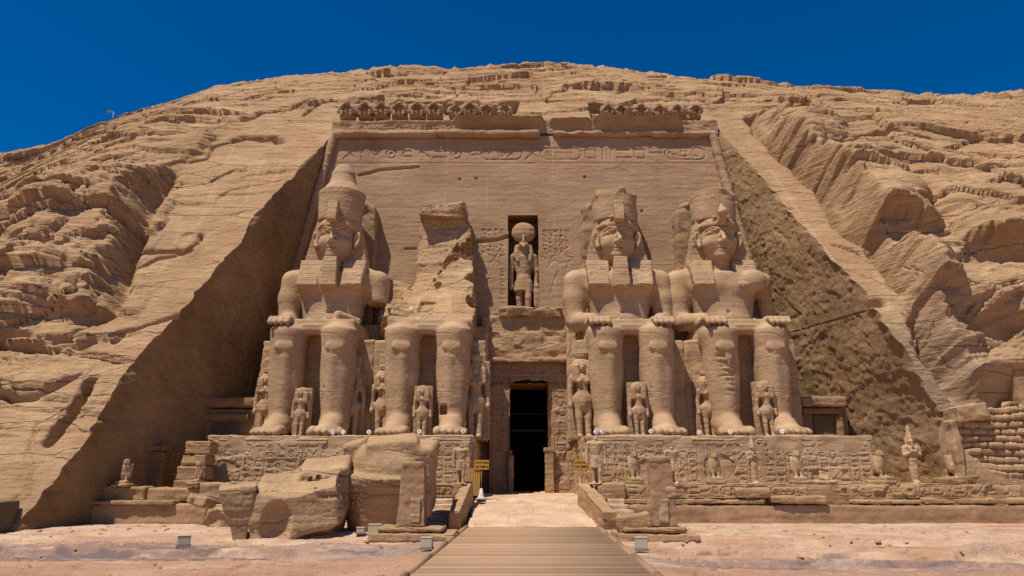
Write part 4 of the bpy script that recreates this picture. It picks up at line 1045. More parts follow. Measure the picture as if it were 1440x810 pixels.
def head_sculpt():
    s = Sculpt((-1.75, -4.1, 10.9), (1.75, -.2, 15.6), .048)
    s.ell((0, -1.75, 13.6), (1.17, 1.35, 1.75), .1)
    s.ell((0, -2.05, 12.75), (1.02, 1.02, .98), .35)
    s.ell((0, -2.72, 12.08), (.48, .34, .30), .30)
    s.cap((0, -1.5, 10.95), (0, -1.6, 12.5), .95, .92, .25)
    for g in (-1, 1):
        s.ell((.60 * g, -2.50, 13.0), (.50, .48, .50), .30)
        s.ell((.55 * g, -3.06, 13.66), (.46, .22, .23), .12, True)
        s.cap((.20 * g, -3.00, 13.93), (.60 * g, -2.95, 14.03), .06, .06, .10); s.cap((.60 * g, -2.95, 14.03), (1.02 * g, -2.58, 13.90), .06, .05, .10)
        s.ell((.56 * g, -2.66, 13.66), (.40, .31, .165), .03)
        s.chain([(.19 * g, -2.90, 13.62), (.42 * g, -2.99, 13.81), (.70 * g, -2.90, 13.80), (1.02 * g, -2.52, 13.62)], [.05, .07, .075, .05], .02)
        s.chain([(.19 * g, -2.88, 13.60), (.50 * g, -2.93, 13.51), (.80 * g, -2.76, 13.52), (1.02 * g, -2.50, 13.60)], [.04, .05, .05, .04], .02)
        s.ell((.20 * g, -3.12, 12.94), (.13, .20, .12), .08)
        s.ell((.12 * g, -3.36, 12.84), (.06, .10, .06), .04, True)
        # ear
        s.ell((1.42 * g, -2.08, 13.42), (.28, .22, .58), .06, rot=(0, R_(8 * g), R_(-25 * g))); s.ell((1.46 * g, -2.30, 13.48), (.15, .14, .36), .05, True); s.ell((1.36 * g, -2.16, 12.92), (.17, .15, .18), .06)
    s.chain([(0, -2.92, 13.92), (0, -3.12, 13.45), (0, -3.46, 13.02)], [.11, .12, .155], .14)
    s.ell((0, -3.38, 12.96), (.16, .18, .13), .08)
    s.chain([(-.50, -2.72, 12.52), (-.22, -2.99, 12.60), (0, -3.04, 12.57), (.22, -2.99, 12.60), (.50, -2.72, 12.52)], [.06, .105, .10, .105, .06], .05)
    s.chain([(-.46, -2.70, 12.46), (-.2, -2.95, 12.40), (0, -3.0, 12.39), (.2, -2.95, 12.40), (.46, -2.70, 12.46)], [.06, .115, .135, .115, .06], .05)
    s.chain([(-.50, -2.78, 12.49), (0, -3.12, 12.495), (.50, -2.78, 12.49)], [.045, .055, .045], .02, True)
    return s
def nemes_sculpt(lap_l=True, worn=0):
    s = Sculpt((-2.8, -4.0, 9.4), (2.8, .6, 16.0), .06)
    def dome(X, Y, Z):
        k0 = np.sqrt((X / 1.40) ** 2 + ((Y + 1.62) / 1.50) ** 2 + ((Z - 14.15) / 1.45) ** 2)
        return np.maximum((k0 - 1) * 1.42, (14.22 + .06 * (Y + 3.1) + .10 * np.abs(X) * 0 - Z))
    s.op(dome, (-1.5, -3.3, 14.0), (1.5, .1, 15.7), .05)
    s.fru(0, -1.66, 14.12, 14.42, 1.26, 1.47, 1.32, 1.49, .04)                    # brow band
    def wings(X, Y, Z):
        w = 1.45 + (14.9 - Z) * .25
        q = np.maximum(np.maximum(abs(X) - w, abs(Y + 1.35) - .62), abs(Z - 13.2) - 1.75)
        return q * .9
    s.op(wings, (-2.4, -2.1, 11.4), (2.4, -.6, 15.0), .15)
    for g in (-1, 1):
        s.box((1.46 * g, -2.58, 10.95), (.78, .36, 1.12), .16, .12, rot=(R_(-23), 0, 0), tx=.06)
        s.box((1.60 * g, -1.75, 11.75), (.58, .60, .32), .12, .12)
    return s
def crown_sculpt(full):
    s = Sculpt((-2.1, -3.8, 14.3), (2.1, .9, 21.4), .075)
    def shell(X, Y, Z):
        t = np.clip((Z - 14.6) / 2.8, 0, 1); a = 1.46 + .22 * t; y0 = -1.55 + .15 * t
        q = np.sqrt((X / a) ** 2 + ((Y - y0) / a) ** 2)
        d = (q - 1) * a
        return np.maximum(d, np.maximum(14.95 + (Y + 3.1) * .12 - Z, Z - 17.3))
    s.op(shell, (-1.8, -3.4, 14.4), (1.8, .4, 17.4), .08)
    if full:
        s.ell((0, -1.4, 17.2), (1.5, 1.5, .95), .25)
        s.fru(0, -1.35, 17.4, 19.1, 1.15, 1.15, .76, .76, .35, rnd=.15)
        s.ell((0, -1.35, 19.0), (.76, .76, .72), .2)
    else:
        s.ell((0, -1.2, 17.1), (1.15, 1.1, .55), .25)
        s.ell((1.0, -2.4, 17.5), (.7, .8, .5), .2, True); s.ell((-1.3, -1.0, 17.4), (.6, 1.2, .4), .2, True)
    return s
HEADV = None
def build_colossi():
    global HEADV
    hs_ = head_sculpt().mesh(); hs_[0][:, 2] += .25 * np.clip((hs_[0][:, 2] - 11.2) / .6, 0, 1); cf = {True: crown_sculpt(True).mesh(), False: crown_sculpt(False).mesh()}; ns = nemes_sculpt().mesh(); ns[0][:, 2] += .25 * np.clip((ns[0][:, 2] - 12.0) / 1.2, 0, 1)
    defs = [
        dict(x=-12.2, label="leftmost colossal seated king, the only one still wearing the tall pointed crown", arms=(True, 'stump'), crown=True, beard=True),
        dict(x=-5.15, label="ruined colossal seated statue left of the doorway, broken away above its lap", arms=None),
        dict(x=7.3, label="colossal seated king right of the doorway with square beard and cut-off crown", arms=(True, 'full'), crown=False, beard=True),
        dict(x=14.35, label="rightmost colossal seated king, without beard, its far arm and crown damaged", arms=(True, 'thin'), crown=False, beard=False),
    ]
    for i, d in enumerate(defs):
        e = empty("colossal_statue", (d['x'], 0, 4.42), d['label'], "statue", "seated colossi of the temple front")
        sd = 40 + 10 * i
        st = M['statue']
        s = body_sculpt(*(d['arms'] or (False, 'none')), torso=d['arms'] is not None)
        if i == 0:
            s.ell((3.1, -1.9, 8.7), (.9, 1.2, .5), .15, True)
            s.box((1.6, -4.4, 7.35), (.85, .55, .45), .2, .15, rot=(.2, .3, .5))
        if i == 3:
            rn = random.Random(3); zc = 4.75
            while zc > 2.2:                                             # rows of the masonry repair in the near shin
                xa = rn.uniform(-2.5, -1.9); xb = rn.uniform(-1.2, -.6); s.chain([(xa, -6.30, zc), ((xa + xb) / 2, -6.45, zc + rn.uniform(-.06, .1)), (xb, -6.30, zc + rn.uniform(-.12, .06))], [.05, .07, .04], .05, True)
                for _ in range(rn.randint(1, 2)): xx = rn.uniform(-2.3, -.8); s.cap((xx, -6.42, zc), (xx + .05, -6.42, zc - .25), .04, .03, .04, True)
                zc -= rn.uniform(.20, .36)
            s.ell((2.6, -5.9, 2.5), (.18, .3, .14), .05, True); s.ell((1.9, -2.8, 10.5), (.9, .6, .8), .2)
        if i == 1:
            s.box((1.7, -3.4, 7.15), (1.0, 1.5, .35), .15, .2); s.box((-1.6, -4.2, 7.1), (1.1, 1.6, .22), .15, .2, rot=(0, .1, .1))
            s.box((1.1, -5.95, 1.6), (.22, .5, .28), .03, .03, True)
        V, Q = s.mesh()
        V = weather(V, Q, .016, .6, sd, .005, .008, .03 if i != 1 else .045, .6)
        link("body", mkmesh("body", V, Q, st, True), e)
        # throne behind the legs
        t = Sculpt((-4.2, -5.2, -.1), (4.2, 1.6, 8.4), .11)
        t.box((0, -1.85, 3.05), (3.55, 2.65, 3.1), .08, 0); t.box((0, .55, 4.0), (3.5, .9, 4.05 if d['arms'] else 3.9), .1, .1); t.cut(2, 0, False)
        V, Q = t.mesh(); V = weather(V, Q, .05, .8, sd + 2, .025, .02, .08, .8)
        link("throne", mkmesh("throne", V, Q, st, True, sharp=55), e)
        if d['arms'] is None:
            # what is left of the torso: broken rock leaning on the wall
            b = Sculpt((-4.5, -6.0, 6.8), (3.6, 2.6, 17.6), .10)
            def mass(X, Y, Z):
                dg = np.interp(Z.ravel(), [7, 10.7, 13.2, 15.1, 15.8], [-2.0, -.9, .25, 1.5, 2.4]).reshape(Z.shape)
                yf = np.interp(Z.ravel(), [6.8, 8.2, 10.0, 12, 14.5, 16.2], [-4.4, -2.6, -.9, .15, .75, 1.0]).reshape(Z.shape)
                step = np.clip((X - dg) / .25, 0, 1)
                front = (yf - .75 * step - .12 * X - Y) * .75
                xl = np.interp(Z.ravel(), [6.8, 9.5, 10.9, 11.5, 16.5], [-3.4, -2.9, -2.3, -1.95, -1.75]).reshape(Z.shape)
                xr = np.interp(Z.ravel(), [6.8, 12, 15.0, 16.3], [2.75, 2.45, 2.2, 2.0]).reshape(Z.shape)
                top = np.where(X > dg, Z - 15.1 - .25 * X, Z - 16.4)
                return np.maximum(np.maximum(front, np.maximum(xl - X, X - xr) * .9), np.maximum(top * .8, np.maximum(Y - 2.4, 6.9 - Z)))
            b.op(mass, (-3.5, -4.6, 6.9), (2.9, 2.4, 16.6), .05)
            b.box((.05, .95, 16.75), (1.85, .85, .50), .10, .1, rot=(0, R_(3), R_(6)))
            b.box((1.1, .75, 16.9), (.7, .8, .55), .15, .1, rot=(R_(10), R_(-6), 0))
            b.box((1.9, -2.2, 8.0), (.8, 1.5, 1.2), .2, .2, rot=(R_(-30), 0, .1))
            b.box((-1.9, -2.3, 7.5), (1.3, 1.3, .5), .15, .2, rot=(R_(-20), .1, .3))
            b.ell((-.9, -3.0, 8.9), (.7, .8, .6), .25, True)
            b.box((-2.9, .9, 9.3), (1.25, 1.2, 1.95), .12, .1, rot=(R_(-22), R_(6), 0)); b.box((-2.6, -.9, 8.0), (1.2, 1.3, 1.0), .1, .1, rot=(R_(-30), R_(10), .2))
            rn = random.Random(5)
            for _ in range(26):
                z_ = rn.uniform(7.8, 17.3); sg = rn.choice((-1, 1, 1)); xe = np.interp(z_, [6.8, 10.9, 16.5], [-3.2, -2.2, -1.75]) if sg < 0 else np.interp(z_, [6.8, 12, 16.3], [2.7, 2.45, 2.0])
                b.box((xe + rn.uniform(-.2, .45) * sg, rn.uniform(-1.6, 1.2) - max(0, 11 - z_) * .7, z_), (rn.uniform(.2, .55), rn.uniform(.5, 1.3), rn.uniform(.2, .7)), .02, .02, True, rot=(rn.uniform(-.5, .5), rn.uniform(-.6, .6), rn.uniform(-.8, .8)))
            for _ in range(9):
                z_ = rn.uniform(8.5, 15); b.box((rn.uniform(-1.4, 1.8), np.interp(z_, [8, 12, 16], [-3.2, -.3, .6]), z_), (rn.uniform(.3, .8), .35, rn.uniform(.15, .5)), .02, .02, True, rot=(rn.uniform(-.9, -.2), rn.uniform(-.5, .5), rn.uniform(-.3, .3)))
            V, Q = b.mesh(); V = weather(V, Q, .10, .6, 77, .04, .03, .28, .5)
            link("broken_torso", mkmesh("broken_torso", V, Q, M['rock'], True, sharp=42), e)
            continue
        # back pillar joining the statue to the wall
        p = Sculpt((-2.7, -1.0, 7.5), (2.7, 3.2, 18.6), .11)
        hw = 2.15 if i == 0 else 2.25
        p.box((0, 1.55, 12.4), (hw, .85, 5.0 if i != 3 else 4.7), .12, 0, tx=-.03)
        p.ell((0, 1.3, 17.4), (hw * .86, 1.0, .5), .2)
        V, Q = p.mesh(); V = weather(V, Q, .05, .8, sd + 3, .02, .02, .14, .9)
        link("back_pillar", mkmesh("back_pillar", V, Q, M['facade'], True, sharp=50), e)
        # head
        V, Q = hs_; x, y, z = V.T
        V = weather(V.copy(), Q, .022, 1.3, sd + 4, .012, .006, 0)
        hd = link("head", mkmesh("head", V, Q, st, True), e)
        V, Q = ns; V = V.copy(); N = vnormals(V, Q); z = V[:, 2]
        gr = (np.abs((z / .17) % 1 - .5) < .13) * ((z < 14.0) | (V[:, 1] > -1)) * .035
        V = V - N * gr[:, None]
        V = weather(V, Q, .03, 1.0, sd + 5, .01, .01, .05 if i == 0 else .09, 1.0)
        nm = link("striped_headcloth", mkmesh("striped_headcloth", V, Q, st, True), e)
        # rearing cobra on the brow
        u = Sculpt((-.7, -4.4, 13.8), (.7, -2.6, 16.4), .05)
        if i == 3:
            u.chain([(0, -3.15, 14.6), (0, -3.5, 15.15), (0, -3.3, 15.7)], [.3, .32, .16], .1)
        else:
            u.box((0, -3.46, 15.25), (.34, .30, .76), .08, 0, tx=.03, rot=(R_(-8), 0, 0)); u.box((0, -3.15, 15.0), (.3, .4, .4), .1, .1)
        u.ell((-.45, -3.02, 14.98), (.22, .12, .13), .05); u.ell((.45, -3.02, 14.98), (.22, .12, .13), .05)
        V, Q = u.mesh(); V = weather(V, Q, .02, 2, sd + 6, .01, .01, .03, 2)
        link("cobra_ornament", mkmesh("cobra_ornament", V, Q, st, True, sharp=50), nm)
        V, Q = cf[d['crown']]; Va = weather(V.copy(), Q, .02, .8, sd + 7, .01, .01, 0); Vb = weather(V.copy(), Q, .05, .8, sd + 7, .02, .012, .04 if i == 0 else .15, .8); wz = sst(15.9, 16.7, V[:, 2])[:, None]; V = Va * (1 - wz) + Vb * wz
        if i == 3: V = V + np.array([0, .1, .0])
        link("crown", mkmesh("crown", V, Q, st, True), e)
        if d['beard']:
            q = Sculpt((-.9, -4.3, 9.5), (.9, -2.2, 12.4), .055)
            q.box((0, -3.14, 10.98), (.51, .36, 1.10), .07, 0, tx=-.05, rot=(R_(-7), 0, 0))
            if i == 2: q.ell((.62, -3.7, 9.9), (.3, .5, .2), .05, True)
            V, Q = q.mesh(); N = vnormals(V, Q); V = V - N * ((np.abs((V[:, 2] / .24) % 1 - .5) < .1) * .018)[:, None]
            V = weather(V, Q, .015, 1.4, sd + 8, .012, .008, .03, 1.5)
            link("beard", mkmesh("beard", V, Q, st, True, sharp=50), hd)
        else:
            # worn chin
            pass
build_colossi()
# ------------------------------------------------------------------ pedestals under the colossi
def pedestal(label, x0, x1, seed, slope_out, cuts):
    e = empty("pedestal", ((x0 + x1) / 2, -8.7, 1.2), label, "pedestal", "carved pedestals of the colossi")
    def P(o): o.parent = e; o.location = (-(x0 + x1) / 2, 8.7, -1.2); return o
    w, h = x1 - x0, 3.2
    rnd = random.Random(seed)
    R = Relief(0, w, 0, h, .028)
    for a, b in cuts: columns(R, a, b, .35, h - .42, .58, rnd, .04, 3)
    R.line([(.2, h - .3), (w - .2, h - .3)], .045); R.line([(.2, .25), (w - .2, .25)], .04)
    P(panel("carved_front", None, (x0, -8.66, 1.2), (1, 0, 0), (0, .02, 1), w, h, .034, R, .042, M['statue'], seed, .03, None, .22))
    R2 = Relief(0, 8, 0, h, .04); columns(R2, .5, 7, .3, h - .5, .7, rnd, .05, 3)
    P(panel("carved_side", None, (x1 + .015, -8.62, 1.2), (0, 1, 0), (slope_out * 0, 0, 1), 8.4, h, .06, R2, .05, M['statue'], seed + 1, .05, None, .1))
    P(panel("carved_side", None, (x0 - .015, -.2, 1.2), (0, -1, 0), (0, 0, 1), 8.4, h, .06, R2, .05, M['statue'], seed + 2, .05, None, .1))
    P(sbox("block", None, (x0 + .03, -8.58, 1.1), (x1 - .03, .2, 4.44), M['statue'], .13, .1, seed + 3, .05, .12))
pedestal("carved stone pedestal left of the doorway, partly hidden behind the fallen blocks", -16.85, -2.1, 51, 0, ((.4, 8.6), (11.5, 14.2)))
pedestal("carved stone pedestal right of the doorway, fully visible behind the row of small statues", 3.95, 19.95, 61, 0, ((.9, 6.2), (6.6, 9.4), (9.8, 15.6)))
# ------------------------------------------------------------------ smaller carved figures
def figure_sculpt(kind, h=.05):
    """standing figure, 5 m tall in its own frame, facing -y"""
    s = Sculpt((-1.35, -1.25, -.15), (1.35, 1.1, 6.4), h)
    if kind in ('queen', 'prince', 'queen_bare'):
        w = .92 if kind != 'prince' else .9
        for g in (-1, 1):
            s.chain([(.26 * g, -.25 - (.12 if g > 0 else 0), .1), (.27 * g, -.22, 1.3), (.31 * g, -.15, 2.35)], [.17, .21, .30], .12)
            s.ell((.26 * g, -.5 - (.12 if g > 0 else 0), .10), (.17, .40, .13), .06)
            s.chain([(.70 * g, -.05, 3.72), (.80 * g, 0, 2.9), (.80 * g, -.12, 2.15)], [.20, .165, .14], .08)
            s.ell((.80 * g, -.18, 2.0), (.16, .17, .22), .05)
        s.ell((0, -.08, 2.4), (.58, .42, .52), .2)
        s.chain([(0, -.08, 2.6), (0, -.08, 3.1), (0, -.08, 3.6)], [.42, .32, .46], .2)
        s.cap((-.55, -.05, 3.78), (.55, -.05, 3.78), .22, .22, .15)
        if kind != 'prince':
            for g in (-1, 1): s.ell((.24 * g, -.46, 3.48), (.18, .18, .17), .06)
        s.ell((0, -.15, 2.15), (.30, .46, .5), .2)
        s.cap((0, -.1, 3.8), (0, -.12, 4.2), .19, .19, .08)
        s.ell((0, -.18, 4.42), (.31, .34, .42), .06)
        face_small(s, 4.42, -.5, .31)
        # heavy wig
        def wig(X, Y, Z):
            q = np.sqrt((X / .68) ** 2 + ((Y - .04) / .55) ** 2 + ((Z - 4.40) / .68) ** 2)
            top = (q - 1) * .55
            side = np.maximum(np.maximum(abs(abs(X) - .44) - .21, abs(Y + .10) - .36), abs(Z - 3.98) - .50) - .03
            face = np.sqrt((X / .26) ** 2 + ((Z - 4.36) / .42) ** 2) - 1
            d = np.minimum(top, side)
            return np.maximum(d, np.where(Y < -.05, -face * .3, -1))
        s.op(wig, (-.7, -.5, 3.4), (.7, .6, 5.1), .04)
        if kind == 'queen':
            s.fru(0, -.02, 4.98, 5.32, .42, .36, .48, .40, .05); s.box((0, .15, 5.7), (.44, .16, .55), .1, .06, tx=.06)
        if kind == 'queen_bare':
            s.fru(0, -.02, 4.98, 5.36, .42, .36, .50, .42, .05)
        s.box((0, .62, 2.5), (.92, .30, 2.55), .06, .10)
    elif kind in ('king', 'headless_king'):
        for g in (-1, 1):
            yo = -.45 if g > 0 else 0
            s.chain([(.28 * g, -.15 + yo, .1), (.28 * g, -.12 + yo, 1.2), (.30 * g, -.05 + yo * .5, 2.2)], [.17, .20, .29], .1)
            s.ell((.28 * g, -.42 + yo, .1), (.17, .42, .13), .06)
            s.chain([(.80 * g, 0, 3.85), (.92 * g, .02, 2.95), (.90 * g, -.12, 2.15)], [.24, .19, .15], .1)
            s.ell((.90 * g, -.15, 2.0), (.17, .18, .2), .05)
        s.fru(0, -.12, 1.55, 2.65, .66, .52, .47, .36, .08, rnd=.05); s.box((0, -.58, 2.0), (.22, .10, .52), .05, .05, tx=-.12)
        s.fru(0, -.03, 2.55, 3.95, .42, .32, .74, .40, .15, rnd=.12)
        s.cap((-.6, 0, 3.95), (.6, 0, 3.95), .24, .24, .15)
        s.cap((0, 0, 3.9), (0, -.03, 4.3), .21, .2, .08)
        if kind == 'king':
            s.ell((0, -.12, 4.5), (.30, .33, .40), .06); face_small(s, 4.5, -.43, .3)
            s.box((0, .12, 4.42), (.50, .22, .42), .1, .08); s.ell((0, 0, 4.82), (.42, .42, .28), .08)
            for g in (-1, 1): s.box((.34 * g, -.34, 3.85), (.15, .12, .34), .05, .05)
            s.fru(0, 0, 4.9, 5.9, .38, .38, .22, .22, .1, rnd=.1)
        else:
            s.ell((0, 0, 4.35), (.26, .26, .16), .05)
        s.box((0, .45, 2.1), (.34, .22, 2.1), .05, .08)
        s.box((0, -.15, .0), (.75, 1.0, .10), .03, .04)
    elif kind == 'mummy':
        s.fru(0, .0, .1, 2.6, .38, .42, .52, .42, .2, rnd=.12); s.fru(0, 0, 2.4, 3.9, .52, .40, .74, .42, .25, rnd=.15)
        s.ell((0, -.42, .15), (.34, .45, .18), .1)
        s.cap((-.6, 0, 3.85), (.6, 0, 3.85), .25, .25, .15)
        for g in (-1, 1):
            s.chain([(.78 * g, .0, 3.75), (.80 * g, -.2, 3.05), (-.18 * g, -.55, 3.45)], [.24, .20, .15], .08)
            s.cap((-.22 * g, -.6, 3.2), (-.55 * g, -.45, 4.15), .06, .06, .03)
        s.cap((0, 0, 3.9), (0, -.05, 4.3), .22, .2, .08)
        s.ell((0, -.1, 4.5), (.30, .33, .40), .06); face_small(s, 4.5, -.42, .3)
        s.box((0, .14, 4.4), (.48, .2, .45), .1, .08); s.box((0, -.46, 4.0), (.09, .09, .25), .03, .03)
        s.fru(0, .02, 4.8, 5.5, .38, .38, .26, .26, .1, rnd=.1); s.ell((0, .02, 5.75), (.22, .22, .42), .12)
        s.box((0, .0, .0), (.7, .85, .10), .03, .04)
    elif kind == 'sun_god':
        for g in (-1, 1):
            yo = -.40 if g > 0 else 0
            s.chain([(.27 * g, -.1 + yo, .1), (.27 * g, -.1 + yo, 1.0), (.29 * g, -.05 + yo * .4, 2.0)], [.16, .19, .27], .1)
            s.ell((.27 * g, -.4 + yo, .1), (.16, .40, .13), .06)
            s.chain([(.72 * g, 0, 3.75), (.82 * g, .02, 2.9), (.80 * g, -.08, 1.95)], [.23, .18, .15], .1); s.ell((.80 * g, -.12, 1.78), (.16, .17, .2), .05)
        s.fru(0, -.1, 1.45, 2.45, .66, .50, .44, .34, .08, rnd=.05)
        s.fru(0, -.03, 2.35, 3.85, .40, .32, .68, .38, .15, rnd=.12); s.cap((-.55, 0, 3.85), (.55, 0, 3.85), .23, .23, .15)
        s.cap((0, -.02, 3.8), (0, -.1, 4.4), .30, .30, .1)
        s.ell((0, -.15, 4.45), (.36, .40, .36), .08); s.cap((0, -.45, 4.45), (0, -.72, 4.25), .15, .05, .05)
        for g in (-1, 1):
            s.ell((.2 * g, -.46, 4.52), (.09, .07, .07), .02); s.chain([(.42 * g, -.02, 4.5), (.46 * g, -.16, 4.0), (.38 * g, -.36, 3.45)], [.17, .17, .13], .06)
        s.ell((0, -.02, 5.45), (.78, .30, .72), .05); s.cap((0, -.42, 4.75), (0, -.36, 5.15), .10, .07, .04)
        s.box((0, .45, 2.3), (.5, .3, 2.3), .05, .1)
        s.box((.85, -.2, 1.0), (.22, .3, .62), .05, .05); s.ell((.85, -.3, 1.75), (.22, .25, .22), .05)
    s.cut(2, -.1, False)
    return s
def face_small(s, z, y, w):
    s.chain([(0, y - .0, z + .08), (0, y - .07, z - .06)], [.045, .06], .04)
    for g in (-1, 1):
        s.ell((.40 * w * g, y - .01, z + .06), (.11, .08, .055), .03, True); s.ell((.40 * w * g, y + .04, z + .055), (.08, .05, .035), .01)
        s.ell((w * 1.0 * g, y + .34, z + .03), (.06, .09, .14), .03)
    s.cap((-.10, y + .01, z - .19), (.10, y + .01, z - .19), .03, .03, .02)
def falcon_sculpt(headless=False):
    """standing falcon, 1.45 m tall"""
    s = Sculpt((-.55, -.75, -.12), (.55, .8, 1.75), .028)
    s.ell((0, .06, .74), (.31, .30, .50), .08, rot=(R_(-14), 0, 0)); s.ell((0, -.06, .92), (.27, .22, .32), .1)
    for g in (-1, 1):
        s.ell((.25 * g, .10, .70), (.10, .22, .50), .05, rot=(R_(-16), 0, R_(4 * g))); s.cap((.24 * g, .1, .5), (.12 * g, .40, .10), .10, .05, .06)
        s.cap((.14 * g, -.08, .45), (.14 * g, -.14, .08), .11, .085, .06); s.ell((.14 * g, -.24, .05), (.10, .18, .06), .03)
    s.box((0, .36, .18), (.16, .07, .24), .03, .06, rot=(R_(-28), 0, 0))
    if not headless:
        s.ell((0, -.08, 1.26), (.21, .22, .20), .08); s.cap((0, -.26, 1.27), (0, -.36, 1.19), .075, .03, .03)
        for g in (-1, 1): s.ell((.13 * g, -.235, 1.30), (.05, .05, .045), .02, True)
        s.fru(0, -.05, 1.38, 1.47, .17, .17, .19, .19, .04)
    s.box((0, 0, -.02), (.34, .52, .09), .02, .03); s.cut(2, -.11, False)
    return s
def baboon_sculpt():
    """squatting baboon with raised arms, 1.9 m tall"""
    s = Sculpt((-1.2, -1.05, -.1), (1.2, .8, 2.0), .055)
    s.ell((0, .05, .75), (.50, .35, .72), .1)
    s.ell((0, -.34, 1.50), (.36, .34, .28), .08); s.cap((0, -.5, 1.44), (0, -.82, 1.36), .17, .13, .05)
    for g in (-1, 1):
        s.ell((.17 * g, -.6, 1.56), (.07, .07, .05), .03, True)
        s.chain([(.42 * g, -.10, 1.42), (.72 * g, -.28, 1.12), (.80 * g, -.34, .62)], [.27, .31, .25], .06)
        s.chain([(.80 * g, -.34, .62), (.58 * g, -.62, 1.0), (.36 * g, -.70, 1.22)], [.2, .15, .13], .05)
        s.chain([(.34 * g, .05, .35), (.50 * g, -.45, .55), (.46 * g, -.5, .10)], [.24, .22, .15], .08); s.ell((.46 * g, -.66, .06), (.15, .24, .09), .04)
    s.box((0, .38, .8), (.85, .3, .82), .15, .12); s.cut(2, 0, False)
    return s
_cache = {}
def fig_mesh(kind, scale, mat, seed, amp=.02, chip=.0):
    if kind not in _cache:
        _cache[kind] = (falcon_sculpt() if kind == 'falcon' else falcon_sculpt(True) if kind == 'falcon_headless' else baboon_sculpt() if kind == 'baboon' else figure_sculpt(kind)).mesh()
    V, Q = _cache[kind]; V = V * scale
    V = weather(V, Q, amp, 1.6 / max(scale, .3) ** .5, seed, amp * .4, amp * .4, chip, 1.8)
    return mkmesh(kind, V, Q, mat, True)
def figure(name, kind, label, cat, x, y, z, scale, seed, mat='small', rz=0, group=None, amp=.02, chip=.0, base=None):
    if base:
        o = empty(name, (x, y, z), label, cat, group, rz)
        b = link("figure", fig_mesh(kind, scale, M[mat], seed, amp, chip), o, (0, 0, base[2] + .1 * scale * .9))
        link("plinth", _plinth(base, seed), o)
        return o
    o = link(name, fig_mesh(kind, scale, M[mat], seed, amp, chip), None, (x, y, z), rz)
    return tag(o, label, cat, group)
def _plinth(b, seed):
    w, d, h = b
    s = Sculpt((-w - .2, -d - .2, -.15), (w + .2, d + .2, h + .2), .05); s.box((0, 0, h / 2 - .02), (w, d, h / 2 + .02), .03, 0)
    V, Q = s.mesh(); V = weather(V, Q, .02, 2, seed, .01, .01, .03, 2); return mkmesh("plinth", V, Q, M['terrace'], True, sharp=50)

# royal family beside the legs of the colossi (z 4.42 = top of the pedestals)
GF = "royal family figures beside the colossi"
def sidefig(px, y, kind, hpx, label, seed, cat="statue", **kw):
    top, bot = hpx
    x = at(px, bot, y)[0]; z1 = at(px, top, y)[2]; H = {'queen': 6.25, 'queen_bare': 5.36, 'prince': 5.05}[kind]
    figure("queen_figure" if kind != 'prince' else "child_figure", kind, label, cat, x, y, 4.42, (z1 - 4.42) / H, seed, 'statue', group=GF, **kw)
sidefig(371, -5.0, 'queen', (502, 606), "narrow standing queen squeezed between the leftmost colossus and the shaded rock face", 201, amp=.03)
sidefig(421, -6.3, 'prince', (545, 606), "small standing figure between the shins of the leftmost, crowned colossus", 202)
sidefig(494, -4.9, 'queen', (500, 606), "tall standing queen in shade right of the leftmost colossus's legs", 203)
sidefig(537, -4.9, 'queen', (497, 607), "standing queen left of the ruined colossus's legs, close to its shin", 204)
sidefig(593, -6.4, 'prince', (542, 608), "small robed figure between the shins of the ruined colossus", 205)
sidefig(668, -4.9, 'queen_bare', (500, 608), "tall shaded queen in flat-topped crown between the ruined colossus and the doorway", 206)
sidefig(821, -5.0, 'queen_bare', (496, 611), "tall sunlit queen in heavy wig right beside the doorway", 207)
sidefig(899, -6.4, 'prince', (537, 600), "small figure between the shins of the bearded colossus right of the doorway", 208)
sidefig(998, -5.2, 'queen_bare', (522, 606), "queen with broad wig standing left of the rightmost colossus's legs", 209, chip=.03)
sidefig(1079, -6.3, 'prince', (535, 590), "small worn figure between the shins of the rightmost colossus", 210, chip=.05)
# falcon-headed god in the niche
figure("sun_god_statue", 'sun_god', "falcon-headed god with a big sun disc standing in the niche over the doorway", "statue", .88, 2.35, 13.75, 7.25 / 6.15, 220, 'facade', amp=.03, chip=.02)

# baboons on top of the cornice
def baboons():
    left = [488, 514, 537, 561.5, 587, 611, 641, 661, 684, 710]; right = [855, 873, 901, 927, 952, 977]
    ORD = ["first", "second", "third", "fourth", "fifth", "sixth", "seventh", "eighth", "ninth", "tenth"]
    for row_, xs, nm in (("left", left, ORD), ("right", right, ORD)):
        for i, px in enumerate(xs):
            x, y, z = at(px, 166, 3.75)
            lab = f"squatting stone baboon, {ORD[i]} from left in the {row_} row above the cornice"
            worn = (row_ == "left" and i in (6, 8, 9)) or row_ == "right"
            s = 1.0 if not worn else .88
            o = figure("baboon_statue", 'baboon', lab, "statue", x, y, z, s * .76, 300 + i + (50 if row_ == "right" else 0), 'facade', group="row of carved baboons above the temple front", amp=.05 if not worn else .09, chip=.0 if not worn else .12)
baboons()

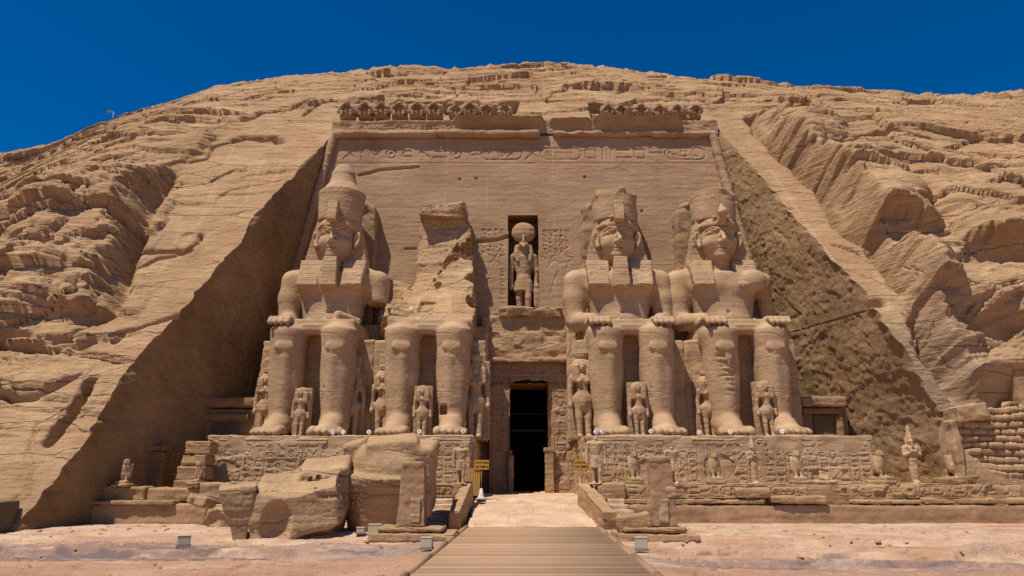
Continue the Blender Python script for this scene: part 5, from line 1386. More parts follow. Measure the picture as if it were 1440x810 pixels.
# small statues along the terraces
GT = "small statues along the terrace"
def tfig(name, kind, px, y, zb, toppx, label, seed, mat='pale', rz=0, base=None, cat="statue", group=None, **kw):
    x = at(px, 680, y)[0]; z1 = at(px, toppx, y)[2]
    H = {'falcon': 1.49, 'falcon_headless': 1.25, 'king': 5.9, 'headless_king': 4.55, 'mummy': 6.2}[kind]
    bh = (base[2] if base else 0)
    figure(name, kind, label, cat, x, y, zb, (z1 - zb - bh) / (H + .1), seed, mat, rz, group or GT, base=base, **kw)
TZ = 1.86
tfig("falcon_statue", 'falcon', 893, -10.2, TZ, 634, "stone falcon between the first king statue and the stone post, right terrace", 230, 'small', .1, (.42, .5, .16))
tfig("falcon_statue", 'falcon', 1007, -10.2, TZ, 636, "stone falcon on round base right of the stone post, before the mummy-shaped statue", 231, 'small', -.1, (.45, .5, .2))
tfig("falcon_statue", 'falcon', 1124, -10.2, TZ, 633, "stone falcon right of the arms-crossed statue on the right terrace", 232, 'pale', -.2, (.45, .5, .2))
tfig("falcon_statue", 'falcon', 1240, -10.2, TZ, 632, "stone falcon just past the end of the right pedestal, against dark rough rock", 233, 'small', .5, (.5, .55, .2))
tfig("falcon_statue", 'falcon', 1346, -10.0, TZ, 631, "broad stone falcon nearest the mudbrick wall", 234, 'small', .35, (.55, .6, .22), chip=.04)
tfig("falcon_statue", 'falcon', 175, -11.0, 1.75, 645, "stone falcon alone on the low wall at far left, before the shaded rock face", 235, 'small', .0, (.45, .5, .15))
tfig("falcon_statue", 'falcon', 278, -11.1, 1.85, 649, "stone falcon on a square block beside the left end of the left pedestal", 236, 'small', -.35, (.40, .45, .12))
tfig("king_statue", 'headless_king', 839, -10.3, TZ, 613, "headless standing king statue at the doorway end of the right terrace", 240, 'pale', .0, chip=.03)
tfig("king_statue", 'headless_king', 947, -10.3, TZ, 627, "slim headless statue standing half hidden behind the right stone post", 241, 'pale', .1, chip=.04)
tfig("king_statue", 'headless_king', 648, -10.3, 1.86, 624, "headless standing king statue left of the doorway by the yellow panel", 242, 'small', 0, chip=.03)
tfig("mummy_statue", 'mummy', 1062, -10.3, TZ, 609, "standing statue with crossed arms against the middle of the right pedestal", 243, 'pale', .15, chip=.03)
tfig("mummy_statue", 'mummy', 1288, -10.2, TZ, 597, "tall statue with crossed arms and pointed crown before dark rough rock", 244, 'pale', -.1)
# ------------------------------------------------------------------ terraces
def terrace_right():
    x0, x1 = 4.3, 25.9
    e = empty("terrace", ((x0 + x1) / 2, -11.2, 0), "long low stone terrace with an inscribed band, right of the entrance ramp, carrying small statues", "terrace")
    c = ((x0 + x1) / 2, -11.2, 0)
    def P(o): o.parent = e; o.location = (-c[0], -c[1], 0); return o
    P(sbox("platform", None, (x0, -11.0, -.2), (x1, -2.0, 1.86), M['terrace'], .14, .06, 71, .04, .05))
    R = Relief(0, 21.6, 0, .72, .025); rnd = random.Random(71)
    row(R, .3, 21.2, .10, .46, rnd, .045); R.line([(0, .64), (21.6, .64)], .03); R.line([(0, .05), (21.6, .05)], .03)
    P(panel("inscribed_band", None, (x0 + .02, -11.10, 1.20), (1, 0, 0), (0, 0, 1), x1 - x0 - .04, .66, .035, R, .045, M['terrace'], 72, .03, None, .10))
    rnd = random.Random(8); x = x0 + 1.6; k = 0
    P(sbox("base_course", None, (x0 + 1.0, -11.55, -.15), (x1 + .1, -10.9, .86), M['plaster'], .085, .06, 73, .05, .04, .7))
    for a, b, z0, z1, yf in ((5.4, 12.6, .90, 1.16, -11.52), (12.8, 15.6, .92, 1.30, -11.72), (16.9, 20.4, .88, 1.12, -11.55), (20.5, 26.0, .90, 1.20, -11.50)):
        P(sbox("moulding_slab", None, (a, yf, z0), (b, -11.0, z1), M['terrace'], .065, .08, 74 + k, .06, .10, 1.2)); k += 1
    P(sbox("loose_block", None, (11.1, -11.6, 1.16), (12.9, -11.05, 1.72), M['terrace'], .06, .12, 84, .06, .10))
    P(sbox("step_slab", None, (x0 + .2, -11.3, 1.05), (x0 + 1.4, -9.6, 1.92), M['terrace'], .07, .1, 86, .05, .08))
terrace_right()
def terrace_left():
    c = (-18.6, -11.3, 0)
    e = empty("terrace", c, "low terrace of worn blocks at far left in front of the shaded rock face", "terrace")
    def P(o): o.parent = e; o.location = (-c[0], -c[1], 0); return o
    P(sbox("platform", None, (-22.6, -10.9, -.2), (-9.5, -2.0, 1.2), M['plaster'], .14, .06, 171, .04, .05))
    for k, (a, b, z1) in enumerate(((-21.6, -18.4, 1.76), (-18.3, -14.9, 1.66), (-22.3, -21.7, 1.72))):
        P(sbox("upper_block", None, (a, -11.3, 1.0), (b, -10.3, z1), M['terrace'], .07, .10, 172 + k, .06, .12, .9))
    P(sbox("base_course", None, (-21.9, -11.75, -.15), (-13.9, -10.8, .92), M['plaster'], .075, .06, 176, .05, .04, .7))
    P(sbox("moulding_slab", None, (-21.9, -11.95, .88), (-16.6, -11.0, 1.10), M['terrace'], .06, .06, 177, .05, .08, 1.2))
    P(sbox("block", None, (-15.6, -11.6, .9), (-14.0, -10.2, 1.95), M['terrace'], .065, .06, 178, .05, .08, 1.2))
    P(sbox("block", None, (-13.9, -11.2, 1.1), (-12.8, -9.8, 2.0), M['terrace'], .065, .06, 179, .05, .08, 1.2))
terrace_left()
def stones():
    # blocks stacked at the left end of the left pedestal
    c = (-16.5, -9.6, 1.2)
    e = empty("masonry_pier", c, "short stack of weathered masonry at the left end of the left pedestal", "masonry")
    k = 0
    for (a, b, z0, z1, y0, y1) in ((-17.6, -16.2, 1.2, 2.05, -10.2, -8.8), (-17.5, -16.0, 2.07, 2.75, -10.1, -8.9), (-17.4, -16.1, 2.77, 3.35, -10.0, -8.9), (-17.3, -15.9, 3.37, 4.05, -10.0, -8.9)):
        o = sbox("stone", None, (a, y0, z0), (b, y1, z1), M['terrace'], .06, .07, 180 + k, .05, .08, 1.2); o.parent = e; o.location = (-c[0], -c[1], -c[2]); k += 1
    # rubble beside the fallen blocks
    for i, (px, py, w, h, lab) in enumerate(((272, 735, 1.0, .8, "squarish boulder at the foot of the left terrace, left of the fallen blocks"), (292, 722, 1.2, 1.0, "larger boulder tucked behind the fallen nemes-shaped block at left"),
                                             (300, 742, .55, .6, "small boulder touching the left side of the fallen blocks"), (284, 705, .9, .5, "flat stone lying on top of the boulders left of the fallen blocks"))):
        lab = lab.replace("nemes-shaped ", "")
        x, y, z = atz(px, py, .35) if i != 3 else at(px, py, -12.6)
        s = Sculpt((-w - .4, -w - .4, -h - .2), (w + .4, w + .4, h + .3), .06); s.box((0, 0, 0), (w * .62, w * .6, h * .6), .15, 0, rot=(.1 * i, .15, .5 * i))
        V, Q = s.mesh(); V = weather(V, Q, .10, 1.1, 190 + i, .02, .015, .22, 1.0)
        tag(link("boulder", mkmesh("boulder", V, Q, M['rock'], True, sharp=45), None, (x, max(y, -13.4), z)), lab, "boulder", "rubble by the fallen blocks")
stones()

# ------------------------------------------------------------------ the fallen head and body of the ruined colossus
def fallen():
    # big fragment with the folded headcloth
    s = Sculpt((-12.6, -20.8, -.4), (-5.6, -13.6, 3.9), .075)
    def slab(X, Y, Z):
        tp = np.interp(X.ravel(), [-11.2, -10, -8.6, -7.6, -6.4], [1.75, 1.62, 1.40, 1.55, 1.75]).reshape(X.shape) + np.minimum(.46 * (Y + 19.0), np.interp(X.ravel(), [-10, -9, -8], [.7, 1.2, 1.65]).reshape(X.shape))
        fr = np.interp(X.ravel(), [-11.2, -10.4, -9, -7, -6.3], [-18.8, -19.0, -19.0, -18.3, -17.4]).reshape(X.shape)
        rt = -6.85 - .35 * abs(Z - .9) - .12 * (Y + 17)
        return np.maximum(np.maximum((Z - tp) * .93, np.maximum(fr - Y, Y + 15.4) * .97), np.maximum((X - rt) * .93, (-10.3 - X)))
    s.op(slab, (-11.3, -19.2, -.3), (-5.9, -15.2, 3.4), .05)
    s.box((-7.95, -16.4, 2.05), (1.0, .9, .85), .15, .35, rot=(R_(22), R_(-6), .12))
    s.ell((-9.2, -19.45, .40), (.72, .95, 1.05), .06, True); s.ell((-8.3, -19.5, .45), (.9, .65, .85), .25, True)
    s.ell((-7.0, -18.9, -.35), (1.6, 1.4, .60), .15, True)
    s.cap((-7.7, -18.62, 1.45), (-6.9, -18.25, 1.5), .10, .10, .06, True)
    s.box((-6.2, -18.6, 2.9), (.9, 1.2, .9), .02, .02, True, rot=(R_(20), R_(35), .3)); s.box((-8.4, -17.6, 2.75), (.8, .9, .25), .02, .02, True, rot=(R_(24), R_(-10), .3)); s.box((-6.9, -19.3, 1.9), (.9, .7, .6), .02, .02, True, rot=(R_(24), R_(16), .35))
    s.box((-6.4, -17.9, .1), (.8, 1.4, .5), .02, .03, True, rot=(0, R_(-28), 0))
    for a_, b_ in (((-9.9, -18.1, 2.02), (-8.4, -17.5, 2.12)), ((-8.4, -17.5, 2.12), (-7.0, -17.3, 2.3)), ((-9.3, -18.6, 1.72), (-7.9, -18.2, 1.8)), ((-9.3, -17.0, 2.4), (-7.4, -16.5, 2.72)), ((-9.0, -16.4, 2.6), (-8.0, -15.8, 2.95))): s.cap(a_, b_, .09, .05, .03, True)
    s.cut(2, -.2, False)
    V, Q = s.mesh(); V = weather(V, Q, .06, .7, 210, .03, .02, .16, .6)
    e = empty("fallen_fragment", (-8.8, -17, 0), "huge slanting fallen block from the ruined colossus, with a curling carved fold", "fallen block")
    o = link("block", mkmesh("block", V, Q, M['rock'], True, sharp=42), e, (8.8, 17, 0))
    q = Sculpt((-13.0, -20.2, -.3), (-9.4, -15.6, 3.0), .065)
    q.box((-10.85, -18.45, .85), (.46, .75, 1.08), .05, 0, tx=.24, rot=(R_(5), R_(-7), R_(20)))
    q.cut(2, -.15, False)
    V, Q = q.mesh(); N = vnormals(V, Q); V = weather(V, Q, .06, .8, 211, .03, .015, .07, .8)
    link("cloth_fold", mkmesh("cloth_fold", V, Q, M['rock'], True, sharp=40), e, (8.8, 17, 0))
    # the round fragment: broken crown drum standing on end
    s = Sculpt((-9.1, -18.8, -1.0), (-2.9, -12.0, 4.6), .075)
    s.fru(-5.75, -15.2, -.8, 2.60, 1.30, 1.4, 2.06, 2.08, .1, rnd=.06)
    s.ell((-5.6, -14.95, 2.6), (1.72, 1.7, 1.30), .04)
    s.box((-5.5, -14.9, 3.55), (1.15, 1.1, .42), .2, .2, rot=(0, R_(-6), .2))
    s.box((-7.25, -14.0, 2.9), (.5, .9, .75), .2, .1, rot=(0, R_(-14), 0)); s.box((-4.3, -14.6, 2.2), (.75, 1.2, 1.55), .2, .12)
    s.cap((-5.35, -17.25, 2.9), (-5.45, -17.2, 2.1), .05, .04, .05, True)
    V, Q = s.mesh(); V = weather(V, Q, .05, .6, 212, .02, .015, .10, .55)
    pv = np.array([-5.75, -15.2, 1.0]); V = (V - pv) @ _rot((R_(11), R_(3), 0)).T + pv; V[:, 2] = np.maximum(V[:, 2], -.4)
    x, z = V[:, 0], V[:, 2]
    tag(link("fallen_fragment", mkmesh("fallen_fragment", V, Q, M['rock'], True, sharp=50)), "huge rounded drum-shaped fallen block between the other fallen block and the left stone post", "fallen block")
fallen()

# ------------------------------------------------------------------ ramp side walls, stone posts, steps beside the ramp
def ramp_wall(label, p0, p1, w, h, seed):
    """sloping parapet from the low front end p0 to the high end p1 (x, y, z of the foot)"""
    p0, p1 = np.array(p0, float), np.array(p1, float); d = p1 - p0; L = np.hypot(d[0], d[1]); yaw = math.atan2(-d[0], d[1]); pit = math.atan2(d[2], L)
    m = (p0 + p1) / 2
    s = Sculpt((-w - .4, -L / 2 - .4, -1.2), (w + .4, L / 2 + .4, h + 1.0), .055); s.box((0, 0, h / 2 - .25), (w / 2, L / 2, h / 2 + .25), .07, 0, tx=-.06)
    V, Q = s.mesh(); V = weather(V, Q, .04, 1.0, seed, .01, .015, .10, 1.1)
    V = V @ _rot((pit, 0, yaw)).T
    o = link("parapet", mkmesh("parapet", V, Q, M['terrace'], True, sharp=50), None, tuple(m))
    tag(o, label, "parapet", "parapets of the entrance ramp")
ramp_wall("sloping stone parapet on the right side of the entrance ramp", (4.35, -15.1, .05), (3.75, -9.6, 1.25), .75, .72, 251)
ramp_wall("sloping stone parapet on the left side of the entrance ramp", (-2.55, -15.1, .05), (-2.35, -9.6, 1.25), .62, .74, 252)
def strips():
    for (lab, x0, x1, sd) in (("pale stepped masonry between the right parapet and the right terrace", 4.7, 6.0, 253), ("pale stepped masonry between the left parapet and the terrace wall at left", -4.0, -2.9, 254)):
        e = empty("side_steps", ((x0 + x1) / 2, -12.5, 0), lab, "steps", "steps beside the entrance ramp")
        for k in range(5):
            o = sbox("step", None, (x0, -14.2 + k * .62, -.1), (x1 - .10 * k * (1 if x0 > 0 else 0), -11.2, .22 + k * .24), M['ramp'], .07, .05, sd + k * 7, .04, .08, 1.3)
            o.parent = e; o.location = (-(x0 + x1) / 2, 12.5, 0)
strips()
# wall piece between the round fragment and the ramp, with an inscribed cap
def stub():
    c = (-3.6, -11.2, 0); e = empty("terrace", c, "short inscribed terrace wall between the drum-shaped fallen block and the entrance ramp", "terrace")
    def P(o): o.parent = e; o.location = (-c[0], -c[1], 0); return o
    P(sbox("platform", None, (-9.3, -11.0, -.2), (-2.5, -8.6, 1.84), M['terrace'], .10, .06, 256, .05, .06))
    R = Relief(0, 6, 0, .7, .025); row(R, .2, 5.6, .1, .46, random.Random(12), .045)
    P(panel("inscribed_band", None, (-8.3, -11.10, 1.22), (1, 0, 0), (0, 0, 1), 5.75, .62, .035, R, .06, M['terrace'], 257, .03, None, .06))
    P(sbox("broken_course", None, (-6.5, -11.5, -.1), (-3.3, -10.9, 1.0), M['terrace'], .065, .1, 258, .08, .16, 1.1))
stub()
def post(label, x, y, h, w, seed, ramp):
    e = empty("stone_post", (x, y, 0), label, "stone post", "stone posts flanking the walkway")
    s = Sculpt((-w, -w, .2), (w, w, h + .4), .05)
    s.box((0, 0, .42 + (h - .42) / 2), (w * .48, w * .42, (h - .42) / 2), .03, 0, tx=-.045, ty=-.03)
    s.box((-w * .02, 0, h - .03), (w * .40, w * .42, .12), .03, .02)
    s.box((w * .62 if ramp < 0 else -w * .62, -.05, .42 + h * .42), (w * .20, w * .3, h * .40), .02, .02, True)
    V, Q = s.mesh(); V = weather(V, Q, .02, 1.5, seed, .008, .01, .05, 1.5); link("shaft", mkmesh("shaft", V, Q, M['plaster'], True, sharp=50), e)
    for k, (a, b, c_, d_) in enumerate(((-.2, -.66, .46, .20), (.12, .30, .42, .16)) if ramp > 0 else ((-.04, -.52, .12, .24),)):
        o = sbox("patch_stone", None, (a, -w * .50, .55 + .9 * k), (a + .42, -w * .38, 1.45 + .9 * k - .45 * k), M['pale'], .045, .05, seed + 3 + k, .02, .05, 2); o.parent = e
    for k, (hx, hy, z0, z1, dx) in enumerate(((1.15, .80, .20, .42, -.1), (1.55, 1.05, -.12, .22, .05))):
        o = sbox("base_slab", None, (-hx + dx - (.35 if ramp > 0 else 0), -hy, z0), (hx * .75 + dx + (.5 if ramp < 0 else 0), hy, z1), M['terrace'], .055, .05, seed + 6 + k, .04, .08, 1.3); o.parent = e
    if ramp > 0:
        o = sbox("side_slab", None, (-1.75, -.5, .40), (-.42, .30, .98), M['terrace'], .05, .06, seed + 9, .04, .07, 1.4, rot=((0, R_(-9), 0), (-.4, 0, .4))); o.parent = e
xr_ = atz(932, 748, .2); xl_ = atz(572, 752, .2)
post("tapering stone post with side slab and stepped base, right of the walkway", xr_[0], -19.3, 2.92, .98, 261, 1)
post("tapering stone post with a pale patch, left of the walkway before the drum-shaped block", xl_[0], -19.3, 2.72, 1.05, 271, -1)

# ------------------------------------------------------------------ floodlight boxes, spotlights, signs, barriers
def bev_box(name, lo, hi, mat, parent, b=.015):
    import bmesh
    bm = bmesh.new(); bmesh.ops.create_cube(bm, size=1)
    for v in bm.verts:
        for i in range(3): v.co[i] = (lo[i] + hi[i]) / 2 + v.co[i] * (hi[i] - lo[i])
    if b: bmesh.ops.bevel(bm, geom=bm.edges[:], offset=b, segments=2, affect='EDGES', profile=.6)
    me = bpy.data.meshes.new(name); bm.to_mesh(me); bm.free(); me.materials.append(mat)
    return link(name, me, parent)
def cyl(name, pts, r, mat, parent, n=12, r2=None, cap=True):
    import bmesh
    bm = bmesh.new(); P = [mathutils.Vector(p) for p in pts]; rings = []
    for i, p in enumerate(P):
        d = (P[min(i + 1, len(P) - 1)] - P[max(i - 1, 0)]).normalized(); u = d.orthogonal().normalized(); v = d.cross(u)
        rr = r + ((r2 if r2 is not None else r) - r) * i / max(1, len(P) - 1)
        rings.append([bm.verts.new(p + (u * math.cos(2 * math.pi * k / n) + v * math.sin(2 * math.pi * k / n)) * rr) for k in range(n)])
    for a, b in zip(rings[:-1], rings[1:]):
        for k in range(n): bm.faces.new((a[k], a[(k + 1) % n], b[(k + 1) % n], b[k])).smooth = True
    if cap: bm.faces.new(rings[0][::-1]); bm.faces.new(rings[-1])
    bmesh.ops.recalc_face_normals(bm, faces=bm.faces[:])
    me = bpy.data.meshes.new(name); bm.to_mesh(me); bm.free(); me.materials.append(mat); return link(name, me, parent)
def flood(px, pyb, w, h, lab, rz, zg=None):
    x, y, z = atz(px, pyb, .03 if zg is None else zg); w, h = w * .88, h * .88
    e = empty("floodlight_box", (x, y, z - .02), lab, "floodlight", "floodlight boxes on the ground", rz)
    bev_box("housing", (-w / 2, -w * .4, .05), (w / 2, w * .4, h), M['boxpaint'], e); bev_box("lid", (-w / 2 - .012, -w * .4 - .012, h + .002), (w / 2 + .012, w * .4 + .012, h + .03), M['boxpaint'], e, .008)
    bev_box("base_plate", (-w / 2 - .03, -w * .4 - .03, 0), (w / 2 + .03, w * .4 + .03, .048), M['boxdark'], e, .006)
    bev_box("vent", (-w * .36, -w * .4 - .012, h * .12), (w * .36, -w * .4 - .002, h * .22), M['boxdark'], e, .003)
flood(258, 767, .46, .36, "beige floodlight box alone on bare rock at left of the court", R_(24))
flood(507, 750, .36, .26, "low beige floodlight box beside a bigger one, before the drum-shaped fallen block", R_(6))
flood(527, 752, .55, .45, "largest beige floodlight box, left of the left stone post", R_(4))
flood(600, 771, .42, .38, "beige floodlight box close to the left edge of the walkway", R_(-4))
flood(607, 744, .42, .14, "flat beige floodlight box behind the base of the left stone post", R_(0))
flood(902, 773, .42, .42, "beige floodlight box close to the right edge of the walkway", R_(-3))
flood(699, 691, .34, .36, "small floodlight box in the shade left of the doorway", 0, 1.22)
flood(792, 686, .34, .34, "small floodlight box in the sun right of the doorway", 0, 1.22)
def spot(x, y, z, lab, rz):
    e = empty("spotlight", (x, y, z), lab, "spotlight", "white spotlights set among the colossi", rz)
    cyl("housing", [(0, .11, .19), (0, -.08, .21)], .10, M['white'], e, 12, .12); cyl("lens", [(0, -.083, .211), (0, -.10, .213)], .035, M['boxdark'], e, 10)
    cyl("bracket", [(0, 0, 0), (0, .02, .13)], .05, M['white'], e, 8)
SP = [(455, 458, -4.6, "on the lap of the leftmost colossus, beside its hand fragment"), (433, 459, -4.6, "on the lap of the leftmost colossus, beside its whole hand"), (578, 452, -3.2, "on the lap of the ruined colossus, first from left"), (588, 456, -4.4, "on the lap of the ruined colossus, second from left"), (623, 457, -4.6, "on the lap of the ruined colossus, above the gap between the knees"), (634, 453, -3.2, "on the lap of the ruined colossus, nearest its broken right flank"),
      (869, 450, -4.4, "on the lap of the bearded colossus, between its hands"), (901, 449, -4.4, "on the bearded colossus's far thigh, left of a pair"), (907, 450, -4.2, "on the bearded colossus's far thigh, right of a pair"), (1060, 447, -4.4, "on the lap of the rightmost colossus"),
      (468, 611, -8.3, "at the right foot of the leftmost colossus"), (483, 610, -8.0, "on the left pedestal before the shaded queen"), (519, 610, -8.0, "on the left pedestal between the two left colossi"), (590, 612, -8.4, "between the feet of the ruined colossus"), (651, 612, -8.4, "on the doorway corner of the left pedestal"),
      (838, 611, -8.3, "at the foot of the sunlit queen, doorway corner of the right pedestal"), (847, 611, -8.4, "beside the bearded colossus's near foot"), (915, 608, -8.3, "between the feet of the bearded colossus"), (983, 607, -8.2, "on the right pedestal between the two right colossi"), (1027, 607, -8.4, "at the near foot of the rightmost colossus"), (1100, 606, -8.3, "between the feet of the rightmost colossus")]
def spots():
    dg = bpy.context.evaluated_depsgraph_get(); dg.update()
    rnd = random.Random(2)
    for px, py, y, lab in SP:
        x = at(px, py, y)[0]; lap = py < 500
        hit, loc, *_ = S.ray_cast(dg, mathutils.Vector((x, y, 14.2 if lap else 6.2)), mathutils.Vector((0, 0, -1)), distance=9)
        z = loc.z if hit else (11.6 if lap else 4.42)
        if lap and not 11.0 < z < 12.8: z = 11.75
        if not lap and z > 4.8: z = 4.44
        spot(x, y, z - .01, "small white spotlight " + lab, rnd.uniform(-.5, .5))
spots()
def sign(px, y, zb, zsign, lab, stand):
    x = at(px, 660, y)[0]
    e = empty("sign", (x, y, zb), lab, "sign", "yellow signs at the entrance")
    b = bev_box("board", (-.40, -.02, zsign), (.40, .02, zsign + .50), M['yellow'], e, .006)
    for k, s_ in enumerate(("NO PHOTO INSIDE", "THE TEMPLE")):
        cu = bpy.data.curves.new("lettering", 'FONT'); cu.body = s_; cu.align_x = 'CENTER'; cu.align_y = 'CENTER'; cu.size = .13 if k == 0 else .16; cu.extrude = .002; cu.space_character = .95; cu.offset = .003
        o = bpy.data.objects.new("lettering", cu); C.objects.link(o); dg = bpy.context.evaluated_depsgraph_get(); me = bpy.data.meshes.new_from_object(o.evaluated_get(dg)); bpy.data.objects.remove(o)
        me.materials.clear(); me.materials.append(M['black']); w = max(v.co.x for v in me.vertices) - min(v.co.x for v in me.vertices)
        t = link("lettering", me, b); t.rotation_euler = (R_(90), 0, 0); t.location = (0, -.024, zsign + .36 - .22 * k); t.scale = (min(1.2, .74 / w), 1.15, 1)
    cyl("pole", [(0, .03, .5 if stand else 0), (0, .03, zsign + .02)], .028, M['rust'], e, 10)
    if stand:
        cyl("base", [(0, .03, 0), (0, .03, .10), (0, .03, .25), (0, .03, .58)], .27, M['cement'], e, 12, .06)
sign(677, -9.0, 1.03, 1.55, "yellow sign with black writing on a white cone foot, left of the doorway", True)
sign(818, -9.2, 1.86, .72, "yellow sign with black writing on a thin pole, right of the doorway", False)
def barrier(px, y, zb, w, h, lab, n, group):
    x = at(px, 668, y)[0]
    e = empty("barrier_panel", (x, y, zb), lab, "barrier", group)
    for k in range(n):
        bev_box("board", (-w / 2 + k * w / n + .01, -.02, .03), (-w / 2 + (k + 1) * w / n - .01, .02, h), M['gold'], e, .006)
    for zz in (.2 * h, .8 * h): bev_box("rail", (-w / 2, .022, zz - .04), (w / 2, .06, zz + .04), M['gold'], e, .006)
barrier(667, -8.95, 1.2, .62, 1.45, "yellow board barrier closing the gap left of the ramp top", 5, "yellow barrier panels")
barrier(834, -9.4, 1.86, .30, .78, "narrow yellow board barrier behind the right sign", 3, "yellow barrier panels")
def railing():
    x = at(230, 690, -7.2)
    e = empty("railing", (x[0], -7.2, 1.2), "small yellow metal railing in the shade at far left", "railing")
    for k in range(5): cyl("baluster", [(-1.1 + .55 * k, 0, 0), (-1.1 + .55 * k, 0, 1.15)], .035, M['gold'], e, 8)
    for z in (.6, 1.15): cyl("rail", [(-1.15, 0, z), (1.15, 0, z)], .035, M['gold'], e, 8)
railing()

# ------------------------------------------------------------------ chapels at both ends, dark block, mudbrick wall and column, lamp on the hill
def chapels():
    c = (-18.4, -4.4, 1.2); e = empty("chapel_front", c, "shaded stone chapel front with cornice left of the leftmost colossus", "chapel")
    def P(o): o.parent = e; o.location = (-c[0], -c[1], -c[2]); return o
    P(sbox("wall", None, (-19.8, -4.2, 1.0), (-15.6, -1.0, 6.3), M['reveal'], .11, .06, 281, .04, .04)); P(sbox("cornice", None, (-19.9, -4.6, 6.32), (-15.5, -1.0, 6.95), M['reveal'], .09, .12, 282, .04, .06))
    P(sbox("lintel", None, (-19.0, -4.45, 5.5), (-16.2, -4.22, 5.95), M['reveal'], .07, .05, 283, .03, .03)); P(sbox("door_panel", None, (-18.5, -4.32, 1.2), (-16.7, -4.22, 5.4), M['dark_stone'], .08, .02, 284, .02, 0))
    x = at(207, 690, -8.0)[0]; c2 = (x, -8.0, 1.2); e2 = empty("stone_stela", c2, "shaded upright stela with a small cornice behind the far left falcon", "stela")
    def P2(o): o.parent = e2; o.location = (-c2[0], -c2[1], -c2[2]); return o
    P2(sbox("slab", None, (x - .75, -8.3, 1.0), (x + .75, -7.7, 3.55), M['reveal'], .07, .06, 285, .03, .05)); P2(sbox("cornice", None, (x - .88, -8.45, 3.56), (x + .88, -7.6, 3.9), M['reveal'], .06, .08, 286, .03, .05))
    c3 = (19.2, -4.2, 4.2); e3 = empty("chapel_front", c3, "small dark chapel doorway in the rock right of the rightmost colossus's foot", "chapel")
    def P3(o): o.parent = e3; o.location = (-c3[0], -c3[1], -c3[2]); return o
    P3(sbox("wall", None, (17.6, -3.9, 1.0), (20.9, -2.0, 6.6), M['reveal'], .10, .06, 287, .05, .06)); P3(sbox("cornice", None, (17.9, -4.6, 6.35), (20.7, -3.0, 7.0), M['facade'], .07, .14, 288, .06, .12))
    P3(sbox("lintel", None, (18.0, -4.3, 5.95), (20.4, -3.8, 6.3), M['reveal'], .06, .05, 289, .03, .04)); P3(sbox("door_panel", None, (18.7, -4.02, 4.0), (19.9, -3.88, 5.9), M['dark_stone'], .07, .02, 290, .02, 0))
    P3(sbox("jamb", None, (20.0, -4.3, 4.2), (20.4, -3.8, 5.9), M['reveal'], .06, .04, 291, .03, .04))
chapels()
def dark_block():
    o = sbox("stone_block", None, (-25.2, -17.6, -.2), (-21.75, -15.2, 1.25), M['dark_stone'], .09, .10, 292, .06, .08, .9)
    tag(o, "dark greenish stone block at the far left edge at the foot of the cliff", "stone block")
dark_block()
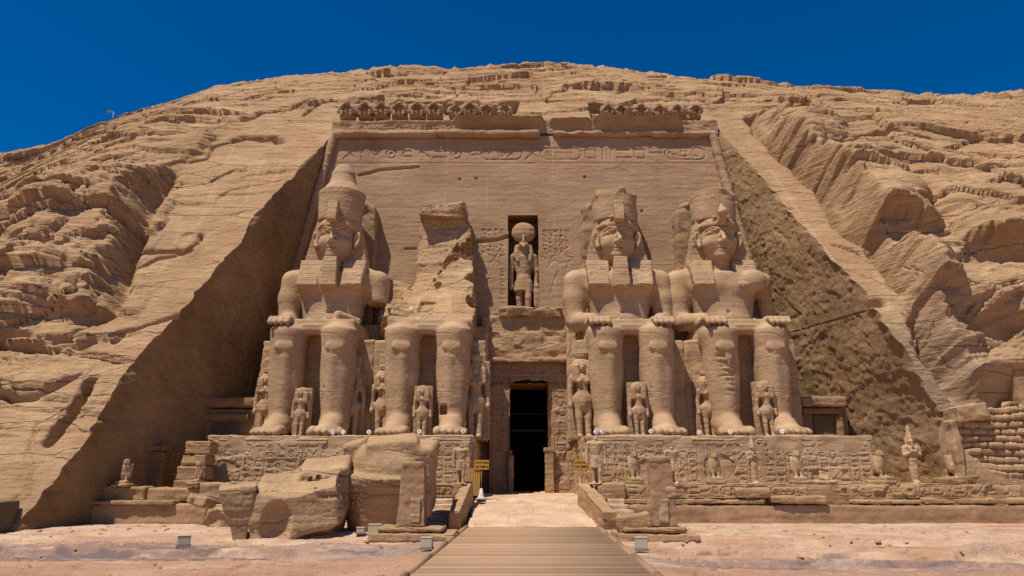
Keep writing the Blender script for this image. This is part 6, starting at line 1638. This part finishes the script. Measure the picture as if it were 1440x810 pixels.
def brickwall():
    x0, x1, y0, y1 = 23.3, 30.5, -10.6, -9.0
    c = ((x0 + x1) / 2, y0, 0); e = empty("mudbrick_wall", c, "ragged mudbrick wall of big worn courses at the far right", "wall")
    def P(o): o.parent = e; o.location = (-c[0], -c[1], 0); return o
    nu, nv = 230, 180
    a = np.linspace(x0, x1, nu)[None, :].repeat(nv, 0); b = np.linspace(0, 6.4, nv)[:, None].repeat(nu, 1)
    ch = .36; bb = b + .10 * n2(a * .7, b * .8, 5) + .09 * n2(a * 0, b * 1.7, 6); r = np.floor(bb / ch); fr = bb / ch - r
    bw = .78; u = a / bw + .5 * (r % 2) + .3 * hsh(r, r * 0, r * 0, 9); fu = u - np.floor(u); hh = hsh(r, np.floor(u), r * 0, 10)
    d = .16 * (sst(0, .3, np.minimum(fr, 1 - fr)) - 1) + .12 * (sst(0, .14, np.minimum(fu, 1 - fu)) - 1) + .17 * (hh - .5) + .10 * f2(a * 1.5, b * 1.5, 4, 11, .6)
    smooth_ = sst(.2, -.2, b - 3.6 + (a - x0) * .55 + .4 * f2(a * .6, b * .2, 3, 12)) * (a < 28)
    d = d * (1 - smooth_) + smooth_ * (-.06 + .04 * f2(a * 1.2, b * 1.2, 3, 13))
    top = 5.55 + .10 * (a - x0) + .5 * (hsh(np.floor(a / .8), r * 0, r * 0, 14) - .5) + .25 * f2(a, a * 0, 3, 15)
    z = np.minimum(b, top)
    y = y0 - d + 1.2 * (b > top) + .25 * b / 6 - .35 * (a - x0) / 7
    P(link("brickwork", mkmesh("brickwork", np.stack([a, y, z], -1).reshape(-1, 3), gridfaces(nv, nu), M['mudbrick'], True)))
    P(sbox("core", None, (x0 + .1, y0 + .35, -.2), (x1, y1 + 1.2, 5.5), M['mudbrick'], .13, .1, 294, .08, .15, .8))
    P(sbox("leaning_slab", None, (23.2, -10.9, 5.0), (25.0, -9.6, 5.9), M['mudbrick'], .08, .1, 295, .08, .16, .9, rot=((0, R_(-9), 0), (24, -10, 5.4))))
    P(sbox("corner_block", None, (23.0, -10.6, 1.8), (23.5, -9.8, 5.1), M['mudbrick'], .08, .1, 296, .07, .14, .9))
    e2 = empty("stone_pillar", (27.6, -9.9, 5.9), "plain square pillar with a flared cap standing on the mudbrick wall at far right", "pillar")
    s = Sculpt((-1.2, -1.2, -.3), (1.2, 1.2, 2.6), .06); s.box((0, 0, .8), (.62, .62, 1.1), .05, 0); V, Q = s.mesh(); V = weather(V, Q, .02, 1, 297, .01, .01, .03); link("shaft", mkmesh("shaft", V, Q, M['plaster'], True, sharp=50), e2)
    s = Sculpt((-1.3, -1.3, 1.5), (1.3, 1.3, 2.7), .05); s.box((0, 0, 2.08), (.80, .80, .2), .05, 0, tx=.45, ty=.45); V, Q = s.mesh(); V = weather(V, Q, .02, 1, 298, .01, .01, .04); link("cap", mkmesh("cap", V, Q, M['mudbrick'], True, sharp=50), e2)
    # broken slab and sloping stones on the terrace by the wall
    tag(sbox("stone_slab", None, (22.2, -10.6, 1.84), (24.6, -9.4, 2.25), M['terrace'], .06, .06, 299, .04, .1, 1.2, rot=((0, R_(-4), R_(5)), (23.4, -10, 2))), "flat stone slab leaning on the terrace beside the last falcon", "stone slab")
    o = sbox("statue_stump", None, (15.55, -10.7, 1.84), (16.75, -9.7, 2.05), M['pale'], .05, .05, 300, .03, .06, 1.5)
    tag(o, "low pale statue stump between two falcons on the right terrace", "statue base")
    q = sbox("broken_leg", None, (15.9, -10.4, 2.04), (16.4, -9.95, 2.55), M['pale'], .04, .12, 301, .05, .14, 2, rot=((0, R_(20), 0), (16.1, -10.2, 2.1))); q.parent = o
brickwall()
def lamp():
    dg = bpy.context.evaluated_depsgraph_get(); r = mathutils.Vector(_ray(157, 163)).normalized()
    o = mathutils.Vector((0, CAM_Y, CAM_Z)); hit, loc, *_ = S.ray_cast(dg, o, r, distance=300)
    if not hit:
        for k in range(1, 14):
            hit, loc, *_ = S.ray_cast(dg, o, mathutils.Vector(_ray(158, 163 + 2 * k)).normalized(), distance=300)
            if hit: break
    if not hit: return
    e = empty("floodlight_pole", tuple(loc), "tiny floodlight on a pole on the skyline at the left of the hill", "floodlight")
    cyl("pole", [(0, 0, -.4), (0, 0, .85)], .035, M['grey_metal'], e, 8); cyl("arm", [(0, 0, .84), (-.28, -.1, .88)], .03, M['grey_metal'], e, 8)
    cyl("lamp_head", [(-.27, -.05, .84), (-.32, -.25, .72)], .10, M['grey_metal'], e, 10, .14); 
lamp()
